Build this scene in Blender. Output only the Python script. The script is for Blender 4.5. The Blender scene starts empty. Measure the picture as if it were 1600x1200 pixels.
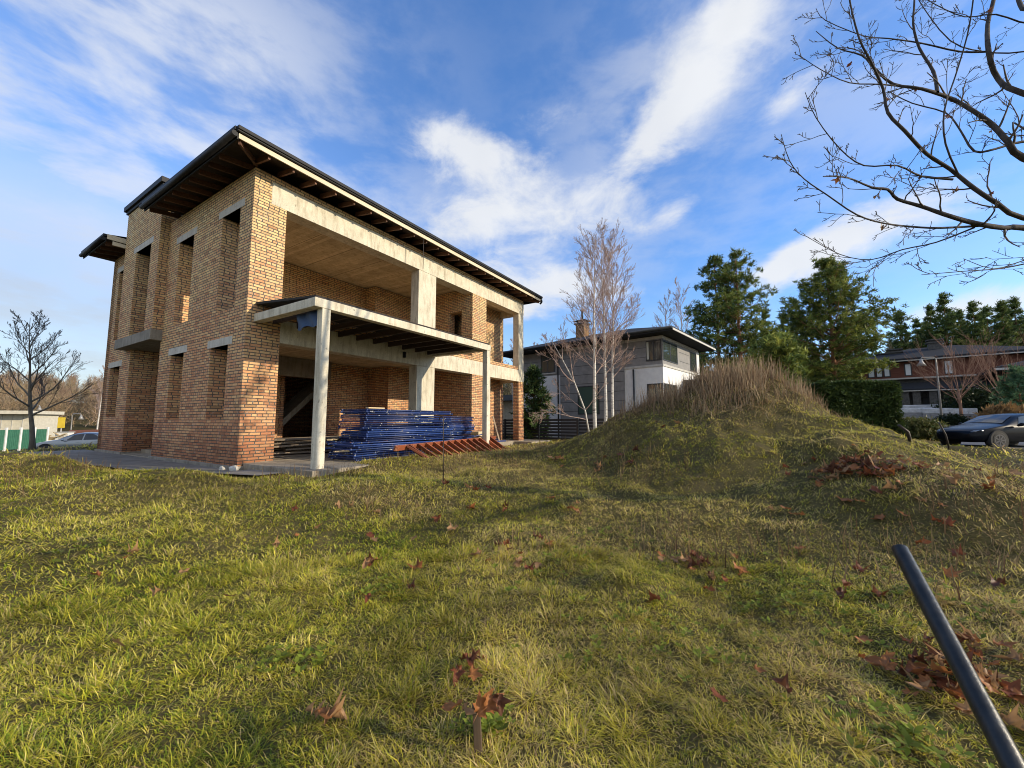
import bpy, bmesh, math, random
import numpy as np
from mathutils import Vector, Matrix
R = math.radians
rnd = random.Random(7)
RNG = np.random.default_rng(11)
scene = bpy.context.scene
col = scene.collection

# ------------------------------------------------------------------ helpers
FPX, PITCH, CAMZ = 620.0, R(5.3), 1.5
def ray(px, py):
    dx = (px - 800) / FPX; dz = -(py - 600) / FPX
    return Vector((dx, math.cos(PITCH) - dz * math.sin(PITCH), math.sin(PITCH) + dz * math.cos(PITCH)))
def at(px, py, Y):
    """photo pixel + forward distance -> a point of the place"""
    r = ray(px, py); t = Y / r.y
    return Vector((r.x * t, Y, CAMZ + r.z * t))

def tag(o, label=None, cat=None, group=None, kind=None):
    if label: o['label'] = label
    if cat: o['category'] = cat
    if group: o['group'] = group
    if kind: o['kind'] = kind
    return o
def empty(name, loc, rz=0, label=None, cat=None, group=None, parent=None):
    o = bpy.data.objects.new(name, None); col.objects.link(o)
    o.empty_display_size = .1
    o.location = loc; o.rotation_euler = (0, 0, rz)
    if parent: o.parent = parent
    return tag(o, label, cat, group)
def copy_tree(o, parent=None):
    c = o.copy(); col.objects.link(c)
    if parent: c.parent = parent
    for ch in list(o.children): copy_tree(ch, c)
    return c

def box_uv(me):
    """UVs in metres from the dominant axis of each face"""
    n = len(me.loops)
    if n == 0: return
    uv = me.uv_layers.new(name='UVMap')
    co = np.empty(len(me.vertices) * 3, np.float32); me.vertices.foreach_get('co', co); co = co.reshape(-1, 3)
    lv = np.empty(n, np.int32); me.loops.foreach_get('vertex_index', lv)
    fn = np.empty(len(me.polygons) * 3, np.float32); me.polygons.foreach_get('normal', fn); fn = np.abs(fn.reshape(-1, 3))
    lt = np.empty(len(me.polygons), np.int32); me.polygons.foreach_get('loop_total', lt)
    dom = np.repeat(np.argmax(fn, 1), lt)
    p = co[lv]
    u = np.where(dom == 0, p[:, 1], p[:, 0]); v = np.where(dom == 2, p[:, 1], p[:, 2])
    uv.data.foreach_set('uv', np.stack([u, v], 1).astype(np.float32).ravel())

class MB:
    def __init__(s): s.v = []; s.f = []; s.smooth = []
    def add(s, vs, fs, sm=False):
        o = len(s.v); s.v += [tuple(p) for p in vs]
        s.f += [tuple(i + o for i in f) for f in fs]; s.smooth += [sm] * len(fs)
        return s
    def box(s, a, b):
        (x0, y0, z0), (x1, y1, z1) = a, b
        x0, x1 = min(x0, x1), max(x0, x1); y0, y1 = min(y0, y1), max(y0, y1); z0, z1 = min(z0, z1), max(z0, z1)
        return s.add([(x0, y0, z0), (x1, y0, z0), (x1, y1, z0), (x0, y1, z0), (x0, y0, z1), (x1, y0, z1), (x1, y1, z1), (x0, y1, z1)],
              [(0, 3, 2, 1), (4, 5, 6, 7), (0, 1, 5, 4), (1, 2, 6, 5), (2, 3, 7, 6), (3, 0, 4, 7)])
    def beam(s, p, q, w, h, up=(0, 0, 1)):
        p, q = Vector(p), Vector(q); d = (q - p).normalized(); up = Vector(up)
        a = d.cross(up)
        if a.length < 1e-4: a = d.cross(Vector((1, 0, 0)))
        a.normalize(); b = a.cross(d).normalized(); a = a * w / 2; b = b * h / 2
        vs = [e + sx * a + sz * b for e in (p, q) for sx, sz in ((-1, -1), (1, -1), (1, 1), (-1, 1))]
        return s.add(vs, [(0, 1, 2, 3), (7, 6, 5, 4), (0, 4, 5, 1), (1, 5, 6, 2), (2, 6, 7, 3), (3, 7, 4, 0)])
    def tube(s, pts, rads, k=6, cap=True):
        pts = [Vector(p) for p in pts]; n = len(pts)
        if not hasattr(rads, '__len__'): rads = [rads] * n
        vs = []; ref = None
        for i in range(n):
            d = (pts[min(i + 1, n - 1)] - pts[max(i - 1, 0)])
            d = d.normalized() if d.length > 1e-9 else Vector((0, 0, 1))
            if ref is None:
                ref = d.orthogonal().normalized()
            a = (ref - d * ref.dot(d))
            a = a.normalized() if a.length > 1e-6 else d.orthogonal().normalized()
            ref = a; b = d.cross(a)
            for j in range(k):
                t = 2 * math.pi * j / k
                vs.append(pts[i] + (a * math.cos(t) + b * math.sin(t)) * rads[i])
        fs = [(i * k + j, i * k + (j + 1) % k, (i + 1) * k + (j + 1) % k, (i + 1) * k + j) for i in range(n - 1) for j in range(k)]
        s.add(vs, fs, True)
        if cap:
            o = len(s.v) - n * k
            s.f.append(tuple(o + j for j in range(k))[::-1]); s.smooth.append(False)
            s.f.append(tuple(o + (n - 1) * k + j for j in range(k))); s.smooth.append(False)
        return s
    def build(s, name, mat, parent=None, bevel=0, loc=None):
        me = bpy.data.meshes.new(name); me.from_pydata(s.v, [], s.f); me.validate()
        if len(s.smooth) == len(me.polygons): me.polygons.foreach_set('use_smooth', s.smooth)
        box_uv(me); me.materials.append(mat); me.update()
        o = bpy.data.objects.new(name, me); col.objects.link(o)
        if parent: o.parent = parent
        if loc: o.location = loc
        if bevel:
            m = o.modifiers.new('bevel', 'BEVEL'); m.width = bevel; m.segments = 2; m.limit_method = 'ANGLE'
        return o

def fast_mesh(name, verts, loops, ltot, colors, mat, parent=None, smooth=False):
    """numpy arrays straight into a mesh, one colour per vertex"""
    me = bpy.data.meshes.new(name)
    me.vertices.add(len(verts)); me.vertices.foreach_set('co', verts.astype(np.float32).ravel())
    me.loops.add(len(loops)); me.loops.foreach_set('vertex_index', loops.astype(np.int32))
    me.polygons.add(len(ltot))
    st = np.concatenate([[0], np.cumsum(ltot)[:-1]]).astype(np.int32)
    me.polygons.foreach_set('loop_start', st); me.polygons.foreach_set('loop_total', ltot.astype(np.int32))
    if smooth: me.polygons.foreach_set('use_smooth', np.ones(len(ltot), bool))
    if colors is not None:
        a = me.color_attributes.new('Col', 'FLOAT_COLOR', 'POINT')
        c4 = np.ones((len(verts), 4), np.float32); c4[:, :3] = colors
        a.data.foreach_set('color', c4.ravel())
    me.update(calc_edges=True); me.validate()
    me.materials.append(mat)
    o = bpy.data.objects.new(name, me); col.objects.link(o)
    if parent: o.parent = parent
    return o

# gradient-free value noise, vectorised
def _hash(ix, iy, seed):
    h = (ix.astype(np.int64) * 374761393 + iy.astype(np.int64) * 668265263 + seed * 1442695041) & 0x7fffffff
    h = ((h ^ (h >> 13)) * 1274126177) & 0x7fffffff
    return ((h ^ (h >> 16)) & 0xffff) / 65535.0
def vnoise(x, y, seed=0):
    x = np.asarray(x, float); y = np.asarray(y, float)
    ix = np.floor(x); iy = np.floor(y); fx = x - ix; fy = y - iy
    fx = fx * fx * (3 - 2 * fx); fy = fy * fy * (3 - 2 * fy)
    a = _hash(ix, iy, seed); b = _hash(ix + 1, iy, seed); c = _hash(ix, iy + 1, seed); d = _hash(ix + 1, iy + 1, seed)
    return (a * (1 - fx) + b * fx) * (1 - fy) + (c * (1 - fx) + d * fx) * fy
def fbm(x, y, seed=0, oct=3):
    s = 0; a = .5
    for i in range(oct): s = s + a * vnoise(x * 2 ** i, y * 2 ** i, seed + i * 17); a *= .5
    return s / (1 - .5 ** oct)
def ss(a, b, x):
    t = np.clip((x - a) / (b - a), 0, 1); return t * t * (3 - 2 * t)

# house frame: u along the long front, v along the left front
AZ = R(32.0)
HC = Vector((-6.479, 9.484, 0.3975))
HA = Vector((math.sin(AZ), math.cos(AZ), 0)); HB = Vector((-math.cos(AZ), math.sin(AZ), 0))
def hw(u, v, z=0): return HC + HA * u + HB * v + Vector((0, 0, z))
def to_uv(x, y):
    dx = x - HC.x; dy = y - HC.y
    return dx * HA.x + dy * HA.y, dx * HB.x + dy * HB.y

def terrain(x, y):
    x = np.asarray(x, float); y = np.asarray(y, float)
    rho = np.hypot(x, y)
    h = .36 * ss(2.5, 9, rho)
    h = h - 1.15 * ss(17, 27, -x - .25 * np.clip(y - 12, 0, 30))
    h = h + 1.5 * ss(17, 36, y) * ss(13, 21, x)
    # far land climbs a little so the horizon is closed by wooded ground
    h = h + 7 * ss(60, 160, rho) * ss(0, 40, -x)
    # spoil heap: a main cone, a longer lobe to the left and a spur that runs towards the viewer
    def g(cx, cy, sx, sy, rot, p=2.0):
        c, s_ = math.cos(rot), math.sin(rot); dx = x - cx; dy = y - cy
        a = (dx * c + dy * s_) / sx; b = (-dx * s_ + dy * c) / sy
        return np.exp(-(a * a + b * b) ** (p / 2))
    m = 2.06 * g(6.0, 10.2, 2.45, 2.35, 0, 1.75) + .72 * g(3.0, 11.4, 2.6, 1.6, -.25, 1.8) + .18 * g(8.3, 9.4, 1.3, 1.5, 0)
    m = m + .55 * g(5.9, 6.7, 1.5, 2.1, .25) + .36 * g(5.0, 4.9, 1.7, .75, -.55) + .22 * g(3.4, 8.3, 1.1, 1.6, .3)
    m = m * (1 + .38 * (fbm(x * .9 + 3, y * .9, 51, 3) - .5) * ss(.15, .8, m))
    m = m + .16 * g(1.0, 3.7, .55, .35, .2) + .22 * g(-6.0, 7.4, 2.0, .8, .35) + .16 * g(-2.2, 7.0, 1.3, .9, 0)
    m = m + .3 * g(-11.5, 9.5, 3.2, 1.3, .25)
    bump = (fbm(x * .55, y * .55, 3) - .5) * .22 * ss(1.2, 4, rho) + (fbm(x * 2.1, y * 2.1, 9) - .5) * .12
    bump = bump * (1 - ss(25, 60, rho)) * (1 + 1.5 * np.clip(m, 0, 1))
    h = h + m + bump
    t_ = (x - 17.6) * .7071 + (y - 14.6) * .7071
    h = h + .30 * np.exp(-((t_ + 2.3) / 1.0) ** 2) * ss(12.5, 15.5, x)
    u, v = to_uv(x, y)
    d = np.maximum(np.maximum(-(.95 + .17 * np.clip(v, -1, 5)) - u, u - 16), np.maximum(-2.9 - v, v - 13))
    # yard by the house is level
    w = 1 - ss(0, .9, d)
    lev = .30 + .07 * ss(0, 1.0, -v) + .08 * ss(.2, 1.4, u) * ss(.6, 1.6, -v)
    lev = lev + .09 * ss(1.2, 1.9, u) * ss(2.0, 2.35, -v)
    return h * (1 - w) + w * lev
def th(x, y): return float(terrain(np.array([x]), np.array([y]))[0])
def gnd(px, py, rmin=.6, rmax=80):
    """where the sight line of a photo pixel meets the ground"""
    r = ray(px, py); t = rmin
    while t < rmax:
        p = r * t
        if CAMZ + p.z < th(p.x, p.y): break
        t *= 1.01
    return Vector((r.x * t, r.y * t, th(r.x * t, r.y * t)))

# ------------------------------------------------------------------ materials
class NT:
    def __init__(s, name):
        s.m = bpy.data.materials.new(name); s.m.use_nodes = True
        s.t = s.m.node_tree; s.n = s.t.nodes; s.b = s.n['Principled BSDF']; s.out = s.n['Material Output']
    def node(s, typ, **kw):
        nd = s.n.new(typ)
        for k, v in kw.items():
            if k in ('i',):
                for kk, vv in v.items(): nd.inputs[kk].default_value = vv
            else: setattr(nd, k, v)
        return nd
    def link(s, a, b): s.t.links.new(a, b)
    def math(s, op, a, b=None, c=None):
        nd = s.n.new('ShaderNodeMath'); nd.operation = op
        for i, x in enumerate((a, b, c)):
            if x is None: continue
            if isinstance(x, (int, float)): nd.inputs[i].default_value = x
            else: s.link(x, nd.inputs[i])
        return nd.outputs[0]
    def ramp(s, fac, stops, interp='LINEAR'):
        nd = s.n.new('ShaderNodeValToRGB'); nd.color_ramp.interpolation = interp
        e = nd.color_ramp.elements
        while len(e) < len(stops): e.new(.5)
        for el, (p, c) in zip(e, stops): el.position = p; el.color = (*c, 1) if len(c) == 3 else c
        s.link(fac, nd.inputs[0]); return nd.outputs[0]
    def noise(s, vec, scale, detail=4, rough=.55, dist=0):
        nd = s.n.new('ShaderNodeTexNoise'); nd.inputs['Scale'].default_value = scale
        nd.inputs['Detail'].default_value = detail; nd.inputs['Roughness'].default_value = rough
        nd.inputs['Distortion'].default_value = dist
        if vec is not None: s.link(vec, nd.inputs['Vector'])
        return nd.outputs['Fac']
    def mix(s, fac, a, b, blend='MIX'):
        nd = s.n.new('ShaderNodeMix'); nd.data_type = 'RGBA'; nd.blend_type = blend
        for sock, x in ((0, fac), (6, a), (7, b)):
            if isinstance(x, (int, float)): nd.inputs[sock].default_value = x
            elif isinstance(x, tuple): nd.inputs[sock].default_value = (*x, 1)
            else: s.link(x, nd.inputs[sock])
        return nd.outputs[2]
    def coord(s, what='Object'): return s.n.new('ShaderNodeTexCoord').outputs[what]
    def scaled(s, vec, sc):
        nd = s.n.new('ShaderNodeMapping'); nd.inputs['Scale'].default_value = sc; s.link(vec, nd.inputs[0]); return nd.outputs[0]
    def bump(s, h, strength=.3, dist=.01):
        nd = s.n.new('ShaderNodeBump'); nd.inputs['Strength'].default_value = strength; nd.inputs['Distance'].default_value = dist
        s.link(h, nd.inputs['Height']); s.link(nd.outputs[0], s.b.inputs['Normal'])
    def base(s, c):
        if isinstance(c, tuple): s.b.inputs['Base Color'].default_value = (*c, 1)
        else: s.link(c, s.b.inputs['Base Color'])
    def set(s, **k):
        for kk, v in k.items(): s.b.inputs[kk.replace('_', ' ')].default_value = v

def simple(name, c1, c2=None, scale=6, rough=.7, bump=0, metallic=0, stretch=(1, 1, 1), detail=5, spec=.4, coord='Object'):
    t = NT(name)
    if c2 is None: t.base(c1)
    else:
        v = t.scaled(t.coord(coord), stretch)
        f = t.noise(v, scale, detail, .6)
        t.base(t.ramp(f, [(.3, c1), (.7, c2)]))
        if bump: t.bump(f, bump, .02)
    t.set(Roughness=rough, Metallic=metallic); t.b.inputs['Specular IOR Level'].default_value = spec
    return t.m

def brick_mat(name, mul=(1, 1, 1)):
    t = NT(name); uv = t.coord('UV')
    sp = t.node('ShaderNodeSeparateXYZ'); t.link(uv, sp.inputs[0]); x, y = sp.outputs[0], sp.outputs[1]
    bh, bw = .075, .26
    warp = t.math('MULTIPLY', t.math('SUBTRACT', t.noise(uv, 1.3, 2), .5), .02)
    y2 = t.math('ADD', y, warp)
    row = t.math('FLOOR', t.math('DIVIDE', y2, bh)); fy = t.math('FRACT', t.math('DIVIDE', y2, bh))
    # header courses every third row, as in the real bond
    hd = t.math('LESS_THAN', t.math('MODULO', t.math('ABSOLUTE', row), 4.0), .5)
    wdt = t.math('SUBTRACT', bw, t.math('MULTIPLY', hd, bw * .5))
    rj = t.node('ShaderNodeTexWhiteNoise', noise_dimensions='1D'); t.link(row, rj.inputs['W'])
    sh = t.math('ADD', t.math('MULTIPLY', t.math('MODULO', t.math('ABSOLUTE', row), 2.0), .5), t.math('MULTIPLY', rj.outputs['Value'], .22))
    xs = t.math('ADD', t.math('DIVIDE', x, wdt), sh)
    ix = t.math('FLOOR', xs); fx = t.math('FRACT', xs)
    cmb = t.node('ShaderNodeCombineXYZ'); t.link(ix, cmb.inputs[0]); t.link(row, cmb.inputs[1])
    wn = t.node('ShaderNodeTexWhiteNoise', noise_dimensions='2D'); t.link(cmb.outputs[0], wn.inputs['Vector'])
    r1 = wn.outputs['Value']
    sc = t.node('ShaderNodeSeparateColor'); t.link(wn.outputs['Color'], sc.inputs[0]); r2 = sc.outputs[1]
    # patches of redder / yellower pallets
    patch = t.noise(uv, .45, 3, .6)
    ob = t.node('ShaderNodeSeparateXYZ'); t.link(t.coord('Object'), ob.inputs[0])
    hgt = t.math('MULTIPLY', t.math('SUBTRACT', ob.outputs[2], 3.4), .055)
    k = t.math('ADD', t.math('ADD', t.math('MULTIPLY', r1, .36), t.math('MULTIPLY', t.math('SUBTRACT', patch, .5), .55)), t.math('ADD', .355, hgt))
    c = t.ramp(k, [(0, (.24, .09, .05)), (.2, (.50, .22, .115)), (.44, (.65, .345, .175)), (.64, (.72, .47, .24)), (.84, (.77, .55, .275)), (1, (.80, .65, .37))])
    dark = t.ramp(r2, [(0, (.66, .63, .63)), (.18, (.94, .94, .94)), (1, (1.12, 1.1, 1.06))])
    c = t.mix(1, c, dark, 'MULTIPLY')
    fine = t.noise(uv, 38, 4, .7)
    c = t.mix(.4, c, t.ramp(fine, [(.25, (.5, .48, .46)), (.7, (1.15, 1.12, 1.1))]), 'MULTIPLY')
    # mortar mask with wandering width
    jit = t.math('MULTIPLY', t.noise(uv, 17, 3, .7), .16)
    my = t.math('ADD', t.math('ABSOLUTE', t.math('SUBTRACT', fy, .5)), jit)
    mx = t.math('ADD', t.math('MULTIPLY', t.math('SUBTRACT', .5, t.math('ABSOLUTE', t.math('SUBTRACT', fx, .5))), t.math('DIVIDE', wdt, bh)), t.math('MULTIPLY', jit, -1))
    ym = t.math('GREATER_THAN', my, .445); xm = t.math('LESS_THAN', mx, .06)
    mort = t.math('MAXIMUM', ym, xm)
    mc = t.ramp(t.noise(uv, 9, 4, .7), [(.3, (.07, .058, .048)), (.55, (.14, .12, .10)), (.75, (.30, .28, .25))])
    # smeared mortar and grey efflorescence
    smear = t.math('GREATER_THAN', t.math('MULTIPLY', t.noise(uv, 2.2, 5, .7), t.noise(uv, 21, 3, .6)), .34)
    c = t.mix(t.math('MULTIPLY', smear, .5), c, (.42, .39, .36))
    c = t.mix(mort, c, mc)
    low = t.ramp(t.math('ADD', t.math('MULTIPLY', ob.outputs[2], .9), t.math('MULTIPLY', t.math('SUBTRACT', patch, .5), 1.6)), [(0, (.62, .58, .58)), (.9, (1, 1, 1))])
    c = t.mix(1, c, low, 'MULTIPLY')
    if mul != (1, 1, 1): c = t.mix(1, c, mul, 'MULTIPLY')
    t.base(c); t.set(Roughness=.9); t.b.inputs['Specular IOR Level'].default_value = .2
    hgt2 = t.math('ADD', t.math('MULTIPLY', t.math('SUBTRACT', 1, mort), .8), t.math('MULTIPLY', fine, .35))
    t.bump(t.math('ADD', hgt2, t.math('MULTIPLY', r2, .35)), .9, .012)
    return t.m

def concrete_mat(name, c1, c2, board=False, stain=.6, axis=0):
    t = NT(name); ob = t.coord('Object'); uv = t.coord('UV')
    f = t.noise(ob, 2.2, 6, .65); g = t.noise(ob, 30, 4, .7)
    c = t.ramp(f, [(.28, c1), (.68, c2)])
    c = t.mix(.5, c, t.ramp(g, [(.3, (.72, .72, .72)), (.65, (1.08, 1.08, 1.08))]), 'MULTIPLY')
    st = t.noise(t.scaled(ob, (3.5, 3.5, .6)), 2.0, 5, .7)
    c = t.mix(stain, c, t.ramp(st, [(.36, (.52, .48, .42)), (.52, (1, 1, 1))]), 'MULTIPLY')
    pits = t.math('LESS_THAN', t.noise(ob, 13, 2, .5), .30)
    c = t.mix(t.math('MULTIPLY', pits, .6), c, (.17, .15, .12))
    h = t.math('ADD', f, t.math('MULTIPLY', g, .5))
    if board:
        sp = t.node('ShaderNodeSeparateXYZ'); t.link(ob, sp.inputs[0])
        b = t.math('FRACT', t.math('DIVIDE', sp.outputs[axis], .14)); ln = t.math('LESS_THAN', b, .07)
        bi = t.math('FLOOR', t.math('DIVIDE', sp.outputs[axis], .14))
        wn = t.node('ShaderNodeTexWhiteNoise', noise_dimensions='1D'); t.link(bi, wn.inputs['W'])
        c = t.mix(1, c, t.ramp(wn.outputs['Value'], [(0, (.8, .78, .74)), (1, (1.08, 1.06, 1.02))]), 'MULTIPLY')
        c = t.mix(t.math('MULTIPLY', ln, .35), c, (.12, .10, .07))
        big = t.math('LESS_THAN', t.math('FRACT', t.math('DIVIDE', sp.outputs[axis], 1.22)), .018)
        c = t.mix(t.math('MULTIPLY', big, .75), c, (.06, .05, .04))
    t.base(c); t.set(Roughness=.88); t.b.inputs['Specular IOR Level'].default_value = .25
    t.bump(h, .35, .01); return t.m

def leafy(name, trans=.35, gloss=.12, rough=.55):
    """foliage: colour from the vertex attribute, lit from both sides"""
    t = NT(name)
    at_ = t.node('ShaderNodeAttribute', attribute_name='Col')
    t.base(at_.outputs['Color']); t.set(Roughness=rough); t.b.inputs['Specular IOR Level'].default_value = gloss
    tr = t.node('ShaderNodeBsdfTranslucent'); t.link(at_.outputs['Color'], tr.inputs[0])
    mx = t.node('ShaderNodeMixShader'); mx.inputs[0].default_value = trans
    t.link(t.b.outputs[0], mx.inputs[1]); t.link(tr.outputs[0], mx.inputs[2]); t.link(mx.outputs[0], t.out.inputs[0])
    return t.m

def wood_mat(name, c1, c2, axis=0, rough=.75, rand=True):
    t = NT(name); ob = t.coord('Object')
    sc = [14, 14, 14]; sc[axis] = .7
    f = t.noise(t.scaled(ob, tuple(sc)), 1.6, 5, .65)
    c = t.ramp(f, [(.3, c1), (.7, c2)])
    if rand:
        oi = t.node('ShaderNodeObjectInfo')
        c = t.mix(1, c, t.ramp(oi.outputs['Random'], [(0, (.55, .53, .5)), (1, (1.2, 1.15, 1.1))]), 'MULTIPLY')
    t.base(c); t.set(Roughness=rough); t.bump(f, .3, .006); return t.m

M = {}
M['brick'] = brick_mat('brick')
M['conc'] = concrete_mat('raw_concrete', (.54, .49, .38), (.72, .67, .54), stain=.6)
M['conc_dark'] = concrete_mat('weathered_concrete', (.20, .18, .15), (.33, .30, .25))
M['lintel'] = concrete_mat('lintel_concrete', (.52, .49, .43), (.60, .57, .50), stain=.45)
M['ceil'] = concrete_mat('board_marked_concrete', (.48, .40, .28), (.66, .56, .40), board=True, stain=.5)
M['floor'] = concrete_mat('slab_concrete', (.24, .20, .15), (.38, .33, .255))
M['pave'] = concrete_mat('damp_concrete', (.15, .14, .125), (.27, .25, .225), stain=.4)
M['metal_dark'] = simple('dark_metal_edge', (.012, .012, .013), (.022, .022, .024), 5, .6, spec=.25)
M['felt'] = simple('roofing_felt', (.02, .018, .017), (.05, .042, .038), 7, .9, .3)
M['rafter'] = wood_mat('stained_timber', (.10, .045, .025), (.20, .10, .06), 1)
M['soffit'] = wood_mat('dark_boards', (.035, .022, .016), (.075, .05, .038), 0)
M['fascia'] = wood_mat('pale_timber', (.55, .47, .33), (.72, .63, .47), 0, rand=False)
M['oldwood'] = wood_mat('weathered_planks', (.16, .12, .085), (.34, .27, .2), 0)
M['newwood'] = wood_mat('fresh_timber', (.50, .40, .24), (.66, .55, .36), 0)
# ------------------------------------------------------------------ sky, sun, camera
SUN_AZ, SUN_EL = R(106), R(20)
w = bpy.data.worlds.new('World'); scene.world = w; w.use_nodes = True
nt = w.node_tree; nn = nt.nodes; L = nt.links.new
bg = nn['Background']; bg.inputs['Strength'].default_value = .15
sky = nn.new('ShaderNodeTexSky'); sky.sky_type = 'NISHITA'; sky.sun_disc = False
sky.sun_elevation = SUN_EL; sky.sun_rotation = SUN_AZ; sky.air_density = 1.0; sky.dust_density = .4; sky.ozone_density = 2.2
tc = nn.new('ShaderNodeTexCoord'); D = tc.outputs['Generated']
def wm(op, a, b=None):
    nd = nn.new('ShaderNodeMath'); nd.operation = op
    for i, x in enumerate((a, b)):
        if x is None: continue
        if isinstance(x, (int, float)): nd.inputs[i].default_value = x
        else: L(x, nd.inputs[i])
    return nd.outputs[0]
def wmix(f, a, b, blend='MIX'):
    nd = nn.new('ShaderNodeMix'); nd.data_type = 'RGBA'; nd.blend_type = blend
    for s_, x in ((0, f), (6, a), (7, b)):
        if isinstance(x, (int, float)): nd.inputs[s_].default_value = x
        elif isinstance(x, tuple): nd.inputs[s_].default_value = (*x, 1)
        else: L(x, nd.inputs[s_])
    return nd.outputs[2]
sp = nn.new('ShaderNodeSeparateXYZ'); L(D, sp.inputs[0])
# clouds lie on a flat sheet high above the place
zz = wm('ADD', wm('MAXIMUM', sp.outputs[2], 0), .16)
cv = nn.new('ShaderNodeCombineXYZ'); L(wm('DIVIDE', sp.outputs[0], zz), cv.inputs[0]); L(wm('DIVIDE', sp.outputs[1], zz), cv.inputs[1])
def wnoise(scale, detail, rough, dist=0, off=(0, 0, 0), rot=0, stretch=(1, 1, 1)):
    mp = nn.new('ShaderNodeMapping'); mp.inputs['Location'].default_value = off; mp.inputs['Rotation'].default_value = (0, 0, rot); mp.inputs['Scale'].default_value = stretch
    L(D, mp.inputs[0])
    n = nn.new('ShaderNodeTexNoise'); n.inputs['Scale'].default_value = scale; n.inputs['Detail'].default_value = detail
    n.inputs['Roughness'].default_value = rough; n.inputs['Distortion'].default_value = dist; L(mp.outputs[0], n.inputs['Vector'])
    return n.outputs['Fac']
def ell(px, py, rx, ry, rot=0, amt=1.0):
    """a soft elliptical bank of cloud round one direction of the sky"""
    c = ray(px, py).normalized()
    e1 = Vector((c.y, -c.x, 0)).normalized(); e2 = e1.cross(c)
    if e2.z < 0: e2 = -e2
    a = e1 * math.cos(rot) + e2 * math.sin(rot); b = -e1 * math.sin(rot) + e2 * math.cos(rot)
    def dot(vec, r):
        nd = nn.new('ShaderNodeVectorMath'); nd.operation = 'DOT_PRODUCT'; L(D, nd.inputs[0]); nd.inputs[1].default_value = vec
        return wm('DIVIDE', nd.outputs['Value'], r)
    x, y = dot(a, rx), dot(b, ry)
    fr = nn.new('ShaderNodeVectorMath'); fr.operation = 'DOT_PRODUCT'; L(D, fr.inputs[0]); fr.inputs[1].default_value = c
    q = wm('ADD', wm('MULTIPLY', x, x), wm('MULTIPLY', y, y))
    g = wm('MULTIPLY', wm('EXPONENT', wm('MULTIPLY', q, -1.0)), amt)
    return wm('MULTIPLY', g, wm('GREATER_THAN', fr.outputs['Value'], 0))
def total(lst):
    s_ = lst[0]
    for x in lst[1:]: s_ = wm('ADD', s_, x)
    return s_
# (a) puffy broken cloud
puff = total([ell(715, 225, .19, .08, -.1, 1.0), ell(790, 335, .26, .085, .08, .98), ell(1110, 85, .20, .085, .85, .66), ell(985, 245, .16, .075, .9, .60), ell(1180, 20, .16, .1, .5, .5),
              ell(1345, 372, .17, .055, .25, 1.05), ell(1235, 405, .10, .035, .5, .75), ell(1575, 465, .14, .04, .1, 1.0), ell(800, 455, .28, .08, 0, 1.15), ell(1235, 160, .09, .04, .45, .7),
              ell(1060, 325, .09, .04, .5, .6), ell(880, 130, .07, .08, 0, .45)])
n1 = wnoise(6.5, 8, .62, .3, (1.3, .2, 0), .3, (1, 1, 1.7))
dens = wm('ADD', wm('MULTIPLY', puff, .58), wm('SUBTRACT', n1, .74))
rp = nn.new('ShaderNodeMapRange'); rp.interpolation_type = 'SMOOTHSTEP'; L(dens, rp.inputs[0]); rp.inputs[1].default_value = .02; rp.inputs[2].default_value = .42
cl1 = rp.outputs[0]
# unseen broken white cloud added behind the viewer to lift the fill light
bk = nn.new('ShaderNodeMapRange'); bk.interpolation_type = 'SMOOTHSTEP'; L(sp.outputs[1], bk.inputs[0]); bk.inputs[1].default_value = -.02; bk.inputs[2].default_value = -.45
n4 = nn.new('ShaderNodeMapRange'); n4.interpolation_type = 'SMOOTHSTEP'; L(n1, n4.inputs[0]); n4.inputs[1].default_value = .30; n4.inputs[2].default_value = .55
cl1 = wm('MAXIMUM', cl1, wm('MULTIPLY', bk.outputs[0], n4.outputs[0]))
# (b) thin streaky veil, thick on the left
veil = total([ell(40, 120, .40, .24, .4, .78), ell(200, 300, .35, .13, .1, .9), ell(0, 440, .5, .16, 0, 1.3), ell(20, 580, .55, .12, 0, 1.6), ell(300, 60, .3, .14, .4, .5), ell(1130, 30, .35, .16, .5, .7), ell(720, 370, .5, .12, 0, .55), ell(1520, 60, .35, .25, .2, .45)])
n2 = wnoise(6.0, 6, .58, .15, (4.1, 2.2, 0), -.5, (1, .6, 2.2))
rv = nn.new('ShaderNodeMapRange'); rv.interpolation_type = 'SMOOTHSTEP'; L(n2, rv.inputs[0]); rv.inputs[1].default_value = .36; rv.inputs[2].default_value = .66
bank = wm('MINIMUM', total([ell(-40, 500, .50, .22, 0, 1.9), ell(60, 600, .6, .12, 0, .6)]), 1.0)
cl2 = wm('MAXIMUM', wm('MULTIPLY', wm('MINIMUM', veil, 1.0), wm('ADD', wm('MULTIPLY', rv.outputs[0], .70), .14)), wm('MULTIPLY', bank, wm('ADD', wm('MULTIPLY', rv.outputs[0], .25), .72)))
hz = nn.new('ShaderNodeMapRange'); hz.interpolation_type = 'SMOOTHSTEP'; L(sp.outputs[2], hz.inputs[0]); hz.inputs[1].default_value = .02; hz.inputs[2].default_value = .45
skyc = wmix(1.0, sky.outputs[0], wmix(hz.outputs[0], (1.30, 1.40, 1.55), (.86, 1.36, 1.95)), 'MULTIPLY')
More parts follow.
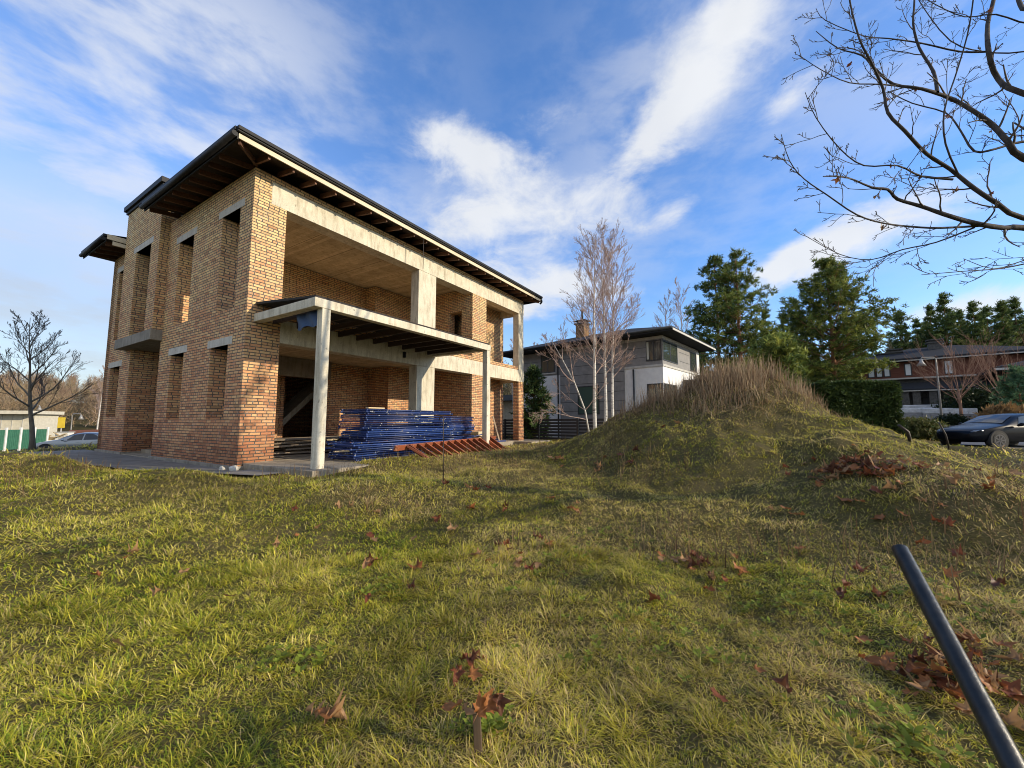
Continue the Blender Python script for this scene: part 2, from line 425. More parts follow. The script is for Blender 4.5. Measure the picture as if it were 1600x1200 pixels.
# cloud shade: white tops, grey bellies towards the left horizon
n3 = wnoise(3.1, 3, .6, .3, (7, 1, 0))
grey = total([ell(0, 600, .45, .17, 0, .9), ell(60, 480, .5, .16, 0, .55)])
shade = wm('MINIMUM', wm('ADD', grey, wm('MULTIPLY', wm('SUBTRACT', n3, .45), .9)), 1.0)
shc = nn.new('ShaderNodeClamp'); L(shade, shc.inputs[0])
cc = wmix(shc.outputs[0], (5.9, 6.05, 6.3), (3.85, 4.0, 4.2))
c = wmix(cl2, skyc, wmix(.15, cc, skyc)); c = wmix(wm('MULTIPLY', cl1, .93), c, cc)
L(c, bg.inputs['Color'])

sun = bpy.data.lights.new('sun', 'SUN'); sun.energy = 5.0; sun.angle = R(.53); sun.color = (1, .85, .62)
so = bpy.data.objects.new('sun', sun); col.objects.link(so)
sd = Vector((math.sin(SUN_AZ) * math.cos(SUN_EL), math.cos(SUN_AZ) * math.cos(SUN_EL), math.sin(SUN_EL)))
so.rotation_euler = sd.to_track_quat('Z', 'Y').to_euler(); so.location = (30, -10, 20)
cam = bpy.data.cameras.new('camera'); cam.sensor_width = 36; cam.lens = 36 * FPX / 1600; cam.clip_start = .05; cam.clip_end = 6000
co = bpy.data.objects.new('camera', cam); col.objects.link(co); co.location = (0, 0, CAMZ); co.rotation_euler = (R(90) + PITCH, 0, 0)
scene.camera = co
scene.view_settings.view_transform = 'Standard'; scene.view_settings.look = 'None'; scene.view_settings.exposure = 0
scene.cycles.use_denoising = True; scene.cycles.filter_width = 1.0
scene.cycles.max_bounces = 4; scene.cycles.diffuse_bounces = 3
w.cycles.sampling_method = 'MANUAL'; w.cycles.sample_map_resolution = 256

# ------------------------------------------------------------------ ground
def ground_mat():
    t = NT('turf_soil'); ob = t.coord('Object')
    f = t.noise(ob, .35, 5, .6); g = t.noise(ob, 3.0, 6, .65); k = t.noise(ob, 28, 4, .7)
    c = t.ramp(f, [(.3, (.075, .068, .022)), (.5, (.12, .10, .035)), (.72, (.15, .115, .055))])
    c = t.mix(.6, c, t.ramp(g, [(.3, (.04, .038, .015)), (.5, (.085, .072, .028)), (.7, (.125, .095, .05))]))
    c = t.mix(.7, c, t.ramp(k, [(.3, (.4, .4, .4)), (.7, (1.3, 1.3, 1.3))]), 'MULTIPLY')
    t.base(c); t.set(Roughness=.95); t.b.inputs['Specular IOR Level'].default_value = .1
    t.bump(t.math('ADD', g, k), .6, .03); return t.m
M['ground'] = ground_mat()
def build_ground():
    angs = np.concatenate([np.arange(-72, 72, .5), np.arange(72, 288, 4.0)]); angs = np.radians(angs)
    rr = np.concatenate([[.25], np.geomspace(.5, 60, 210), np.geomspace(64, 4500, 36)])
    A_, R_ = np.meshgrid(angs, rr)
    x = np.sin(A_) * R_; y = np.cos(A_) * R_; z = terrain(x, y)
    v = np.stack([x.ravel(), y.ravel(), z.ravel()], 1); na, nr = len(angs), len(rr)
    i, j = np.meshgrid(np.arange(nr - 1), np.arange(na), indexing='ij'); j2 = (j + 1) % na
    f = np.stack([i * na + j, (i + 1) * na + j, (i + 1) * na + j2, i * na + j2], -1).reshape(-1, 4)[:, ::-1]
    v = np.concatenate([v, [[0, 0, th(0, 0)]]]); c0 = len(v) - 1
    tri = np.stack([np.full(na, c0), np.arange(na), (np.arange(na) + 1) % na], 1)[:, ::-1]
    loops = np.concatenate([f.ravel(), tri.ravel()]); lt = np.concatenate([np.full(len(f), 4), np.full(len(tri), 3)])
    o = fast_mesh('ground', v, loops, lt, None, M['ground'], smooth=True); tag(o, kind='structure')
build_ground()
def sheet(name, poly, mat, lift, n=24, m=8):
    """a strip of paving laid over the ground: poly = (left side points, right side points)"""
    def walk(pts, t):
        k = t * (len(pts) - 1); i = min(int(k), len(pts) - 2); f_ = k - i
        return Vector(pts[i]).lerp(Vector(pts[i + 1]), f_)
    b = MB(); vs = []
    for i in range(n + 1):
        p, q = walk(poly[0], i / n), walk(poly[1], i / n)
        for j in range(m + 1):
            s_ = p.lerp(q, j / m); vs.append((s_.x, s_.y, th(s_.x, s_.y) + lift))
    fs = [(i * (m + 1) + j, i * (m + 1) + j + 1, (i + 1) * (m + 1) + j + 1, (i + 1) * (m + 1) + j) for i in range(n) for j in range(m)]
    b.add(vs, fs, True); o = b.build(name, mat)
    if o.data.polygons[0].normal.z < 0: o.data.flip_normals()
    return tag(o, kind='structure')
M['asphalt'] = simple('asphalt', (.075, .08, .09), (.12, .125, .135), 4, .75, .2)
M['paving'] = simple('stone_paving', (.22, .19, .16), (.34, .30, .26), 3, .85, .2)
# yard strip of concrete along the left front
sheet('pavement', ([hw(-.5, -2.0), hw(-.95, -.2), hw(-1.3, 2.4), hw(-1.6, 5.0), hw(-1.75, 12.6)], [hw(-.0, -2.0), hw(-.02, -.2), hw(-.02, 2.4), hw(-.02, 5.0), hw(-.02, 12.6)]), M['pave'], .05, 40, 8)
# road on the right, running away to the right, with a paved kerb beyond
def strip(p, az, L_, w0, w1, back=0):
    d = Vector((math.sin(R(az)), math.cos(R(az)), 0)); n = Vector((-d.y, d.x, 0)); p = Vector(p)
    return ([p + n * w1 - d * back, p + n * w1 + d * L_], [p + n * w0 - d * back, p + n * w0 + d * L_])
sheet('road', strip((17.6, 14.6, 0), 45, 70, -14, .8, .8), M['asphalt'], .03, 60, 16)
sheet('pavement', strip((17.6 + 10.6, 14.6 + 10.6, 0), 45, 3.5, -13.9, .7, 0), M['paving'], .06, 8, 16)
# lane on the far left where the silver car stands
sheet('road', ([(-60, 21, 0), (-14, 40, 0)], [(-58, 14, 0), (-14, 32, 0)]), M['asphalt'], .04, 40, 8)

# ------------------------------------------------------------------ the unfinished brick house
house = empty('brick_house', HC, R(90) - AZ, 'unfinished two storey red and yellow brick house shell with open window holes and no glazing', 'house')
def panel(mb, s0, s1, z0, z1, t0, t1, holes, axis):
    """wall with openings; axis 'v': runs along v (s), thickness along u (t); axis 'u' the other way round"""
    S = sorted({s0, s1, *[h[0] for h in holes], *[h[1] for h in holes]}); Z = sorted({z0, z1, *[h[2] for h in holes], *[h[3] for h in holes]})
    def solid(i, j):
        if not (0 <= i < len(S) - 1 and 0 <= j < len(Z) - 1): return False
        sm, zm = (S[i] + S[i + 1]) / 2, (Z[j] + Z[j + 1]) / 2
        return not any(h[0] < sm < h[1] and h[2] < zm < h[3] for h in holes)
    P = (lambda s, t, z: (t, s, z)) if axis == 'v' else (lambda s, t, z: (s, t, z))
    for i in range(len(S) - 1):
        for j in range(len(Z) - 1):
            if not solid(i, j): continue
            a, b, c_, d = S[i], S[i + 1], Z[j], Z[j + 1]
            fl = (axis == 'v')
            def q(*pts):
                pts = [P(*p) for p in pts]; mb.add(pts[::-1] if fl else pts, [(0, 1, 2, 3)])
            q((a, t0, c_), (b, t0, c_), (b, t0, d), (a, t0, d)); q((b, t1, c_), (a, t1, c_), (a, t1, d), (b, t1, d))
            if not solid(i - 1, j): q((a, t1, c_), (a, t0, c_), (a, t0, d), (a, t1, d))
            if not solid(i + 1, j): q((b, t0, c_), (b, t1, c_), (b, t1, d), (b, t0, d))
            if not solid(i, j + 1): q((a, t0, d), (b, t0, d), (b, t1, d), (a, t1, d))
            if not solid(i, j - 1): q((a, t1, c_), (b, t1, c_), (b, t0, c_), (a, t0, c_))
BR, CO = M['brick'], M['conc']
def hpart(name, mb, mat, bevel=0, label=None, parent=None): return tag(mb.build(name, mat, parent or house, bevel), label)
# left front, near block
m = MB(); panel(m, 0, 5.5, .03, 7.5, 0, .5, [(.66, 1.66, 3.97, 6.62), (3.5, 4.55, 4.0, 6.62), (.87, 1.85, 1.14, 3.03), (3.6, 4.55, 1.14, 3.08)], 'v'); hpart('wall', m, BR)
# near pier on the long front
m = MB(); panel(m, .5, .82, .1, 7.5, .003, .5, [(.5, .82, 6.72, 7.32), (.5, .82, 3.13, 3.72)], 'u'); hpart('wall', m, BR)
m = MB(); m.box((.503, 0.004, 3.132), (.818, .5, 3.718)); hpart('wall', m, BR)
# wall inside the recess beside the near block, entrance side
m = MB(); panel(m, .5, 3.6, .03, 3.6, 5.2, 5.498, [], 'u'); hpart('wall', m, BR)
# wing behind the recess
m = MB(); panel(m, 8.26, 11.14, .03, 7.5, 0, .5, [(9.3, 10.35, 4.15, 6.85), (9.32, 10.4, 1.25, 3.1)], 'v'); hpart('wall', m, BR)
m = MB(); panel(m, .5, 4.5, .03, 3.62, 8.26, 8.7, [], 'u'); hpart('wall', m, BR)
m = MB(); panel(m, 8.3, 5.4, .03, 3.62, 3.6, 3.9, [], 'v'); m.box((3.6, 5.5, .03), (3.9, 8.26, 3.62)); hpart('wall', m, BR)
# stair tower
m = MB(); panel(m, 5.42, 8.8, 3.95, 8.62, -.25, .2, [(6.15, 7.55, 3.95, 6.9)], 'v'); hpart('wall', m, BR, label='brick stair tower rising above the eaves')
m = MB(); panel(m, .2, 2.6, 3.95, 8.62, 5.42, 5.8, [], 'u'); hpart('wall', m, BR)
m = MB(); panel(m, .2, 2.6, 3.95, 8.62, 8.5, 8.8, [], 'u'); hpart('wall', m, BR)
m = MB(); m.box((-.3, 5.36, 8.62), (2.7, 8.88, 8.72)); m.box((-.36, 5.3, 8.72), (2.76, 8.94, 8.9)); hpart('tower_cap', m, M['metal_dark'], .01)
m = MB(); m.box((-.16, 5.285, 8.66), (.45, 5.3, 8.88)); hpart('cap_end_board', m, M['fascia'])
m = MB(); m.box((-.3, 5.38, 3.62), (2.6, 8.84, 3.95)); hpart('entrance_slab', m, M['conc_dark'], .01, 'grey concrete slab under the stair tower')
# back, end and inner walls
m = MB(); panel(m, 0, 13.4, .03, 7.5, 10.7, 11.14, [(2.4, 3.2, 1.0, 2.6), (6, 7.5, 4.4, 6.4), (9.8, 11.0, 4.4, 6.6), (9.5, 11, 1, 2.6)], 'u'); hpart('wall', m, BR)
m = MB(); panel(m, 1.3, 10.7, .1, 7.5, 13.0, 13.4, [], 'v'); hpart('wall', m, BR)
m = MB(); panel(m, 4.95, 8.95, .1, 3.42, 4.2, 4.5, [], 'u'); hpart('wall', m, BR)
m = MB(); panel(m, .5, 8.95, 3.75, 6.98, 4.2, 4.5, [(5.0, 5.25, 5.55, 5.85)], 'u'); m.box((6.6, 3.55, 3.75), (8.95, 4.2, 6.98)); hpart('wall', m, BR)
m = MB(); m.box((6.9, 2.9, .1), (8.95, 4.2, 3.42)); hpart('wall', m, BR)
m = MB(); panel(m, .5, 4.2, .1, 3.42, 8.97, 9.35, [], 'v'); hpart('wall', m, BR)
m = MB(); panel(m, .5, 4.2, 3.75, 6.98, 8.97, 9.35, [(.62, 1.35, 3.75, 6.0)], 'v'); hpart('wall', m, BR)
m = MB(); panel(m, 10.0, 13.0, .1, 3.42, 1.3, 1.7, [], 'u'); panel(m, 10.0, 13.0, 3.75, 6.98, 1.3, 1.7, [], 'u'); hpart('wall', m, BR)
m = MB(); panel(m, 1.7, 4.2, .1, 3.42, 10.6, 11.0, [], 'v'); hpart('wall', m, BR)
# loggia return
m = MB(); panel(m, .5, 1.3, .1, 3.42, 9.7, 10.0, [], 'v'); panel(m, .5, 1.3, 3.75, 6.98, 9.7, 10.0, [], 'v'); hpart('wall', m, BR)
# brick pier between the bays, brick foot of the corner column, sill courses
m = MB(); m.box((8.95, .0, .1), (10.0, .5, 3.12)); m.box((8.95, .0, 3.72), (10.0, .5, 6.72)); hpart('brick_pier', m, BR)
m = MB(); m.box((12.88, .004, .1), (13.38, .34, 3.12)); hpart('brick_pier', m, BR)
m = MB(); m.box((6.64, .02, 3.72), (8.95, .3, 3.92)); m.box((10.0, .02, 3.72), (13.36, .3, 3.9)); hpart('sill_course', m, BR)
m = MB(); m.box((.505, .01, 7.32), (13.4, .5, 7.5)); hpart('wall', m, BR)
# concrete frame
m = MB(); m.box((.42, -.006, 6.72), (13.4, .45, 7.32)); hpart('concrete_beam', m, CO, .008)
m = MB(); m.box((.82, -.006, 3.12), (13.4, .42, 3.72)); hpart('concrete_beam', m, CO, .008)
for z0, z1 in ((.1, 3.118), (3.722, 6.718)):
    m = MB(); m.box((5.7, 0, z0), (6.63, .4, z1)); hpart('concrete_column', m, CO, .012)
m = MB(); m.box((12.88, 0, 3.722), (13.38, .34, 6.718)); hpart('concrete_column', m, CO, .012)
m = MB(); m.box((13.05, .45, 6.72), (13.4, 1.3, 7.32)); hpart('concrete_beam', m, CO)
m = MB(); m.box((13.05, .42, 3.12), (13.4, 1.3, 3.72)); hpart('concrete_beam', m, CO)
m = MB(); m.box((.5, .45, 7.0), (13.0, 5.4, 7.2)); m.box((2.65, 5.4, 7.0), (13.0, 10.7, 7.2)); m.box((.5, 8.85, 7.0), (2.65, 10.7, 7.2)); hpart('ceiling_slab', m, M['ceil'])
m = MB(); m.box((.5, .43, 3.44), (13.0, 5.36, 3.72)); m.box((2.62, 5.36, 3.44), (13.0, 10.7, 3.72)); m.box((.5, 8.86, 3.44), (2.62, 10.7, 3.72)); hpart('floor_slab', m, M['ceil'])
m = MB(); m.box((.5, .003, -.2), (13.4, 10.7, .1)); hpart('ground_slab', m, M['floor'])
m = MB(); m.box((.12, -2.85, -.22), (7.6, 0, .095)); hpart('terrace_slab', m, M['floor'], .01)
m = MB(); m.box((12.4, -1.0, -.2), (14.6, .7, .08)); hpart('step', m, M['floor'], .01)
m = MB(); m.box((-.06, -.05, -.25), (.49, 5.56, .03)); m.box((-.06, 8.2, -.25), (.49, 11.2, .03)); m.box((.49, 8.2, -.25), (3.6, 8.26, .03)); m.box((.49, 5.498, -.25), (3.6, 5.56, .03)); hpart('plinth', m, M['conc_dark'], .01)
# entrance floor in the recess
m = MB(); m.box((-.02, 5.56, -.25), (3.6, 8.2, -.02)); hpart('entrance_floor', m, M['floor'])
# lintels over the openings of the left front
for a, b, z, u0 in ((.45, 1.9, 6.62, 0), (3.3, 4.8, 6.62, 0), (.66, 2.05, 3.03, 0), (3.4, 4.75, 3.08, 0), (5.95, 7.8, 6.9, -.25), (9.1, 10.6, 6.85, 0), (9.1, 10.65, 3.1, 0)):
    m = MB(); m.box((u0 - .006, a, z), (u0 + .44, b, z + .21)); hpart('lintel', m, M['lintel'], .006)
# back-room dark beam and stair flight on the ground floor
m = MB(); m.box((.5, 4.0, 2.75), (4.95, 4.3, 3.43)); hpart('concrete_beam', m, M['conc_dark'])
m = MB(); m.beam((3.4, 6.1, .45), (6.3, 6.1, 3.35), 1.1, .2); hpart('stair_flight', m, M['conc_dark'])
# roof: low hip with deep eaves, cut back either side of the tower
def roofz(u, v): return 7.66 + .19 * max(0, min(u + .72, 14.0 - u, v + .72, 11.9 - v))
roof = empty('roof', (0, 0, 0), parent=house)
def roof_patch(mb, u0, u1, v0, v1, dz, n=14):
    us = [u0 + (u1 - u0) * i / n for i in range(n + 1)]; vs = [v0 + (v1 - v0) * i / n for i in range(n + 1)]
    V = [(u, v, roofz(u, v) + dz) for u in us for v in vs]
    mb.add(V, [(i * (n + 1) + j, (i + 1) * (n + 1) + j, (i + 1) * (n + 1) + j + 1, i * (n + 1) + j + 1) if dz >= 0.05 else (i * (n + 1) + j, i * (n + 1) + j + 1, (i + 1) * (n + 1) + j + 1, (i + 1) * (n + 1) + j) for i in range(n) for j in range(n)])
top, bot = MB(), MB()
for a in ((0, 14.0, -.72, 5.3), (2.7, 14.0, 5.3, 8.9), (0, 14.0, 8.9, 11.9), (-.72, 0, -.72, 5.22), (-.72, 0, 9.06, 11.9)):
    roof_patch(top, *a, .11); roof_patch(bot, *a, 0)
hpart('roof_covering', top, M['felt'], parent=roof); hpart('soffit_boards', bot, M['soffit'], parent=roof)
m = MB(); m.beam((-.71, -.725, 7.585), (14.0, -.725, 7.585), .03, .12); hpart('fascia_board', m, M['fascia'], parent=roof, label='pale timber board along the long eaves')
m = MB(); m.box((-.76, -.80, 7.66), (14.04, -.70, 7.70)); m.box((-.76, -.83, 7.70), (14.05, -.66, 7.79)); hpart('drip_edge', m, M['metal_dark'], .01, parent=roof)
for a, b in ((-.74, 5.22), (9.06, 11.95)):
    m = MB(); m.box((-.80, a, 7.69), (-.70, b, 7.78)); hpart('drip_edge', m, M['metal_dark'], .01, parent=roof)
    m = MB(); m.box((-.735, a + .02, 7.50), (-.705, b, 7.66)); m.tube([(-.79, a, 7.6), (-.79, b, 7.6)], .065, 10); hpart('gutter', m, M['metal_dark'], parent=roof)
m = MB(); m.box((14.0, -.72, 7.52), (14.03, 11.9, 7.78)); hpart('drip_edge', m, M['metal_dark'], parent=roof)
m = MB(); m.box((-.7, 9.035, 7.6), (-.02, 9.055, 7.78)); hpart('eaves_end_board', m, M['fascia'], parent=roof)
m = MB(); m.box((-.55, 9.02, 7.42), (-.02, 9.05, 7.56)); hpart('eaves_end_board', m, M['fascia'], parent=roof)
ft = None
for i in range(23):
    u = .0 + .6 * i
    m = MB(); m.beam((u, .1, 7.64), (u, -.66, 7.52), .05, .13); hpart('rafter', m, M['rafter'], parent=roof)
for i in range(9):
    v = .35 + .58 * i
    m = MB(); m.beam((.1, v, 7.64), (-.66, v, 7.53), .05, .13); hpart('rafter', m, M['rafter'], parent=roof)
for i in range(4):
    v = 9.4 + .6 * i
    m = MB(); m.beam((.1, v, 7.64), (-.66, v, 7.53), .05, .13); hpart('rafter', m, M['rafter'], parent=roof)
m = MB(); m.beam((.05, .05, 7.6), (-.66, -.66, 7.5), .05, .13); hpart('rafter', m, M['rafter'], parent=roof)
m = MB(); m.beam((13.3, .05, 7.6), (13.96, -.66, 7.5), .05, .13); hpart('rafter', m, M['rafter'], parent=roof)
m = MB(); m.tube([(13.98, -.78, 7.62), (13.98, -.8, 7.5), (13.97, -.7, 7.38)], .05, 8); hpart('gutter_outlet', m, M['metal_dark'], parent=roof)
# terrace canopy: concrete frame on two posts with dark joists and felt
can = empty('canopy', (0, 0, 0), parent=house)
W = 2.6
m = MB(); m.box((.16, -W, 3.54), (6.66, -W + .2, 3.74)); hpart('canopy_beam', m, CO, .01, parent=can)
m = MB(); m.box((.16, -W + .2, 3.54), (.36, -.006, 3.74)); hpart('canopy_beam', m, CO, .01, parent=can)
m = MB(); m.box((6.46, -W + .2, 3.54), (6.66, -.006, 3.74)); hpart('canopy_beam', m, CO, .01, parent=can)
for u in (.34, 6.45):
    m = MB(); m.box((u, -W + .005, .06), (u + .2, -W + .2, 3.537)); hpart('canopy_post', m, CO, .012, parent=can)
for i in range(10):
    u = .62 + .62 * i
    m = MB(); m.box((u, -W + .2, 3.58), (u + .06, -.01, 3.73)); hpart('joist', m, M['soffit'], parent=can)
m = MB(); m.add([(.2, -W + .03, 3.745), (6.62, -W + .03, 3.745), (6.62, -.01, 3.99), (.2, -.01, 3.99), (.2, -W + .03, 3.79), (6.62, -W + .03, 3.79), (6.62, -.01, 4.05), (.2, -.01, 4.05)],
                [(0, 3, 2, 1), (4, 5, 6, 7), (0, 1, 5, 4), (1, 2, 6, 5), (2, 3, 7, 6), (3, 0, 4, 7)]); hpart('canopy_roof', m, M['felt'], parent=can)
m = MB(); m.box((.825, .02, 3.725), (5.695, .3, 4.15)); hpart('sill_course', m, BR)
m = MB(); m.box((5.0, -.12, 3.3), (5.06, -.01, 3.5)); hpart('conduit_box', m, M['metal_dark'], parent=can)
# ------------------------------------------------------------------ grass
M['grass'] = leafy('grass_blades', .5, .3, .5)
M['dry'] = leafy('dry_stalks', .3, .1, .7)
M['leaf'] = leafy('leaf_tissue', .3, .2, .5)
def pal(t, cols):
    """piecewise colour ramp over t in 0..1"""
    cols = np.array(cols); k = np.clip(t, 0, .9999) * (len(cols) - 1); i = k.astype(int); f = (k - i)[:, None]
    return cols[i] * (1 - f) + cols[np.minimum(i + 1, len(cols) - 1)] * f
def blades(name, x, y, length, width, th0, bend, az, colr, mat, seg=3, parent=None, label=None, cat=None, lift=-.01):
    n = len(x); z = terrain(x, y) + lift
    base = np.stack([x, y, z], 1)
    dirh = np.stack([np.cos(az), np.sin(az), np.zeros(n)], 1); side = np.stack([-np.sin(az), np.cos(az), np.zeros(n)], 1)
    tw = RNG.normal(0, .5, n); side = side * np.cos(tw)[:, None] + dirh * np.sin(tw)[:, None]
    pts = [base]; ang = th0.copy()
    for s_ in range(seg):
        step = dirh * np.sin(ang)[:, None] + np.array([0, 0, 1.0]) * np.cos(ang)[:, None]
        pts.append(pts[-1] + step * (length / seg)[:, None]); ang = ang + bend / seg
    # a blade never sinks under the turf
    for p in pts[1:]: p[:, 2] = np.maximum(p[:, 2], terrain(p[:, 0], p[:, 1]) + .008)
    wf = [1.0, .9, .62, .3][:seg] if seg > 2 else [1.0, .85]
    V = []; C = []
    for s_ in range(seg):
        o = side * (width * wf[s_] * .5)[:, None]
        V += [pts[s_] - o, pts[s_] + o]
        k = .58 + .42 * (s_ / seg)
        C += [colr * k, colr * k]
    V.append(pts[seg]); C.append(colr * 1.05)
    nv = 2 * seg + 1
    V = np.stack(V, 1).reshape(-1, 3); C = np.stack(C, 1).reshape(-1, 3)
    loc = []
    for s_ in range(seg - 1): loc += [2 * s_, 2 * s_ + 1, 2 * s_ + 3, 2 * s_ + 2]
    loc += [2 * seg - 2, 2 * seg - 1, 2 * seg]
    loops = (np.arange(n)[:, None] * nv + np.array(loc)[None, :]).ravel()
    lt = np.tile(np.array([4] * (seg - 1) + [3]), n)
    return tag(fast_mesh(name, V, loops, lt, C, mat, parent), label, cat, kind='stuff')
ROADN = Vector((-math.sin(R(45 + 90)), -math.cos(R(45 + 90)), 0))
def keep(x, y, margin=0):
    u, v = to_uv(x, y)
    on = (u > .0 - margin) & (u < 13.5) & (v > -.0) & (v < 11.2)
    on |= (u > .05) & (u < 7.6) & (v > np.where(u > 1.45, -2.08, -2.9)) & (v <= 0)
    on |= (u > -(.85 + .17 * np.clip(v, -1, 5))) & (u <= 0) & (v > -1.9) & (v < 12.6)
    on |= (u > 7.4) & (u < 13.5) & (v > -1.6) & (v <= 0) & (RNG.random(len(x)) < .85)
    d = Vector((math.sin(R(45)), math.cos(R(45)), 0)); nrm = (-d.y, d.x)
    s_ = (x - 17.6) * nrm[0] + (y - 14.6) * nrm[1]
    t_ = (x - 17.6) * d.x + (y - 14.6) * d.y
    on |= (s_ > -14) & (s_ < .8) & (t_ > -.8)
    return ~on
def scatter(n, r0, r1, a0=-64, a1=64, power=1.0):
    """points in a fan round the path where the photographer stands; power<1 thins them outwards"""
    u = RNG.random(n); e = power
    r = (r0 ** e + u * (r1 ** e - r0 ** e)) ** (1 / e)
    a = np.radians(RNG.uniform(a0, a1, n))
    return np.sin(a) * r, np.cos(a) * r, r
def mound_w(x, y): return ss(.9, 2.0, terrain(x, y) - .36)
def lawn(name, n, r0, r1, power, seg, lmin, lmax, wbase, label, a0=-64, a1=64):
    x, y, r = scatter(n, r0, r1, a0, a1, power)
    # tufts: pull points towards clump centres
    cl = .22; cx = (np.floor(x / cl) + .5 + (_hash(np.floor(x / cl), np.floor(y / cl), 5) - .5) * .8) * cl
    cy = (np.floor(y / cl) + .5 + (_hash(np.floor(x / cl), np.floor(y / cl), 6) - .5) * .8) * cl
    pull = RNG.random(n) ** 2 * .55; x = x + (cx - x) * pull; y = y + (cy - y) * pull
    patch = fbm(x * .8, y * .8, 21, 3); thin = fbm(x * 1.7, y * 1.7, 33, 3)
    k = keep(x, y) & (RNG.random(n) < np.clip(1.3 - .6 * ss(.52, .72, thin), .5, 1))
    x, y, r, cx, cy, patch = [q[k] for q in (x, y, r, cx, cy, patch)]; n = len(x)
    mw = mound_w(x, y); right = ss(-.5, 2.5, x + .15 * y)
    tuft = _hash(np.floor(cx * 50), np.floor(cy * 50), 8)
    ln = (lmin + (lmax - lmin) * RNG.random(n) ** 1.5) * (.55 + .9 * tuft * tuft + .35 * (patch - .4)) * (1 - .2 * right) * (1 + .75 * mw)
    wd = wbase * (.6 + .8 * RNG.random(n)) * (1 + r / 9)
    out = np.arctan2(y - cy, x - cx)
    swirl = fbm(x * .6, y * .6, 41, 2) * 9.0
    az = np.where(RNG.random(n) < .45, out + RNG.normal(0, .9, n), np.where(RNG.random(n) < .5, swirl + RNG.normal(0, .7, n), RNG.uniform(0, 6.28, n)))
    th0 = np.abs(RNG.normal(.9, .35, n)) ; bend = np.abs(RNG.normal(.45, .35, n))
    flat = RNG.random(n) < .45 + .2 * right + .25 * mw; th0 = np.where(flat, RNG.uniform(.9, 1.5, n), th0); bend = np.where(flat, RNG.uniform(-.1, .5, n), bend)
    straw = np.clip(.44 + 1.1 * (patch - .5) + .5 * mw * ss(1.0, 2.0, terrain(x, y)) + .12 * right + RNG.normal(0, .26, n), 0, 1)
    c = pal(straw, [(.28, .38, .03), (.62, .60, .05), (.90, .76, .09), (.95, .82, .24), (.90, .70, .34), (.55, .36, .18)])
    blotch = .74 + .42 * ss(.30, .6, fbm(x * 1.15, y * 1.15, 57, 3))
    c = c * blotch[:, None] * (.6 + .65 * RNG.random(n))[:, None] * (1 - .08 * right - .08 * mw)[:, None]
    return blades(name, x, y, ln, wd, th0, bend, az, c, M['grass'], seg, label=label, cat='grass')
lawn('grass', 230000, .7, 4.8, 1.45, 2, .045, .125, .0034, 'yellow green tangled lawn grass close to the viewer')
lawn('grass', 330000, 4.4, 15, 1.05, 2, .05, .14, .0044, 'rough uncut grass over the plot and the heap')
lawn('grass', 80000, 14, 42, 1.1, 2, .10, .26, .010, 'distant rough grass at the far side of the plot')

lawn('grass', 60000, .9, 22, 1.05, 2, .06, .16, .0075, 'rough grass beyond the right edge of the plot', 64, 100)
lawn('grass', 40000, .9, 22, 1.05, 2, .06, .16, .0075, 'rough grass beyond the left edge of the plot', -92, -64)

# tall dead stalks on the crown of the heap
def stalks(n):
    x = RNG.normal(5.8, 1.7, n); y = RNG.normal(10.7, 1.0, n)
    hgt = terrain(x, y); k = (hgt > 1.3 + 1.1 * (fbm(x * 1.6, y * 1.6, 91, 3) - .5) + .3 * RNG.random(n)) & (fbm(x * 2.6, y * 2.6, 95, 2) > .32) ; x, y, hgt = x[k], y[k], hgt[k]; n = len(x)
    w_ = ss(1.2, 2.3, hgt)
    ln = (.16 + .55 * RNG.random(n) ** 1.6) * (.4 + .7 * w_) * (.6 + .8 * fbm(x * 1.8, y * 1.8, 97, 2)); az = RNG.uniform(0, 6.28, n)
    c = pal(RNG.random(n), [(.28, .17, .10), (.48, .34, .20), (.66, .52, .33), (.36, .22, .14)]) * (.6 + .6 * RNG.random(n))[:, None]
    blades('dry_grass', x, y, ln, .0105 * (.6 + .8 * RNG.random(n)), np.abs(RNG.normal(.18, .2, n)), RNG.normal(.25, .55, n), az, c, M['dry'], 3, label='tall brown dead grass stalks crowning the earth heap', cat='dry grass')
stalks(11500)
# scattered dead weed stems on the flanks and by the yard
x, y, r = scatter(7000, 4.5, 15, -58, 58, 1.3); k = keep(x, y) & ((fbm(x * .5, y * .5, 77, 2) > .56) | ((mound_w(x, y) > .35) & (fbm(x * 1.4, y * 1.4, 79, 2) > .45))); x, y = x[k], y[k]; n = len(x)
blades('dead_weeds', x, y, .14 + .24 * RNG.random(n), .008 + .004 * RNG.random(n), np.abs(RNG.normal(.2, .2, n)), RNG.normal(.2, .4, n), RNG.uniform(0, 6.28, n),
       pal(RNG.random(n), [(.14, .08, .05), (.25, .17, .09), (.3, .22, .12)]), M['dry'], 3, label='thin brown dead weed stems standing in the grass', cat='dead weeds')
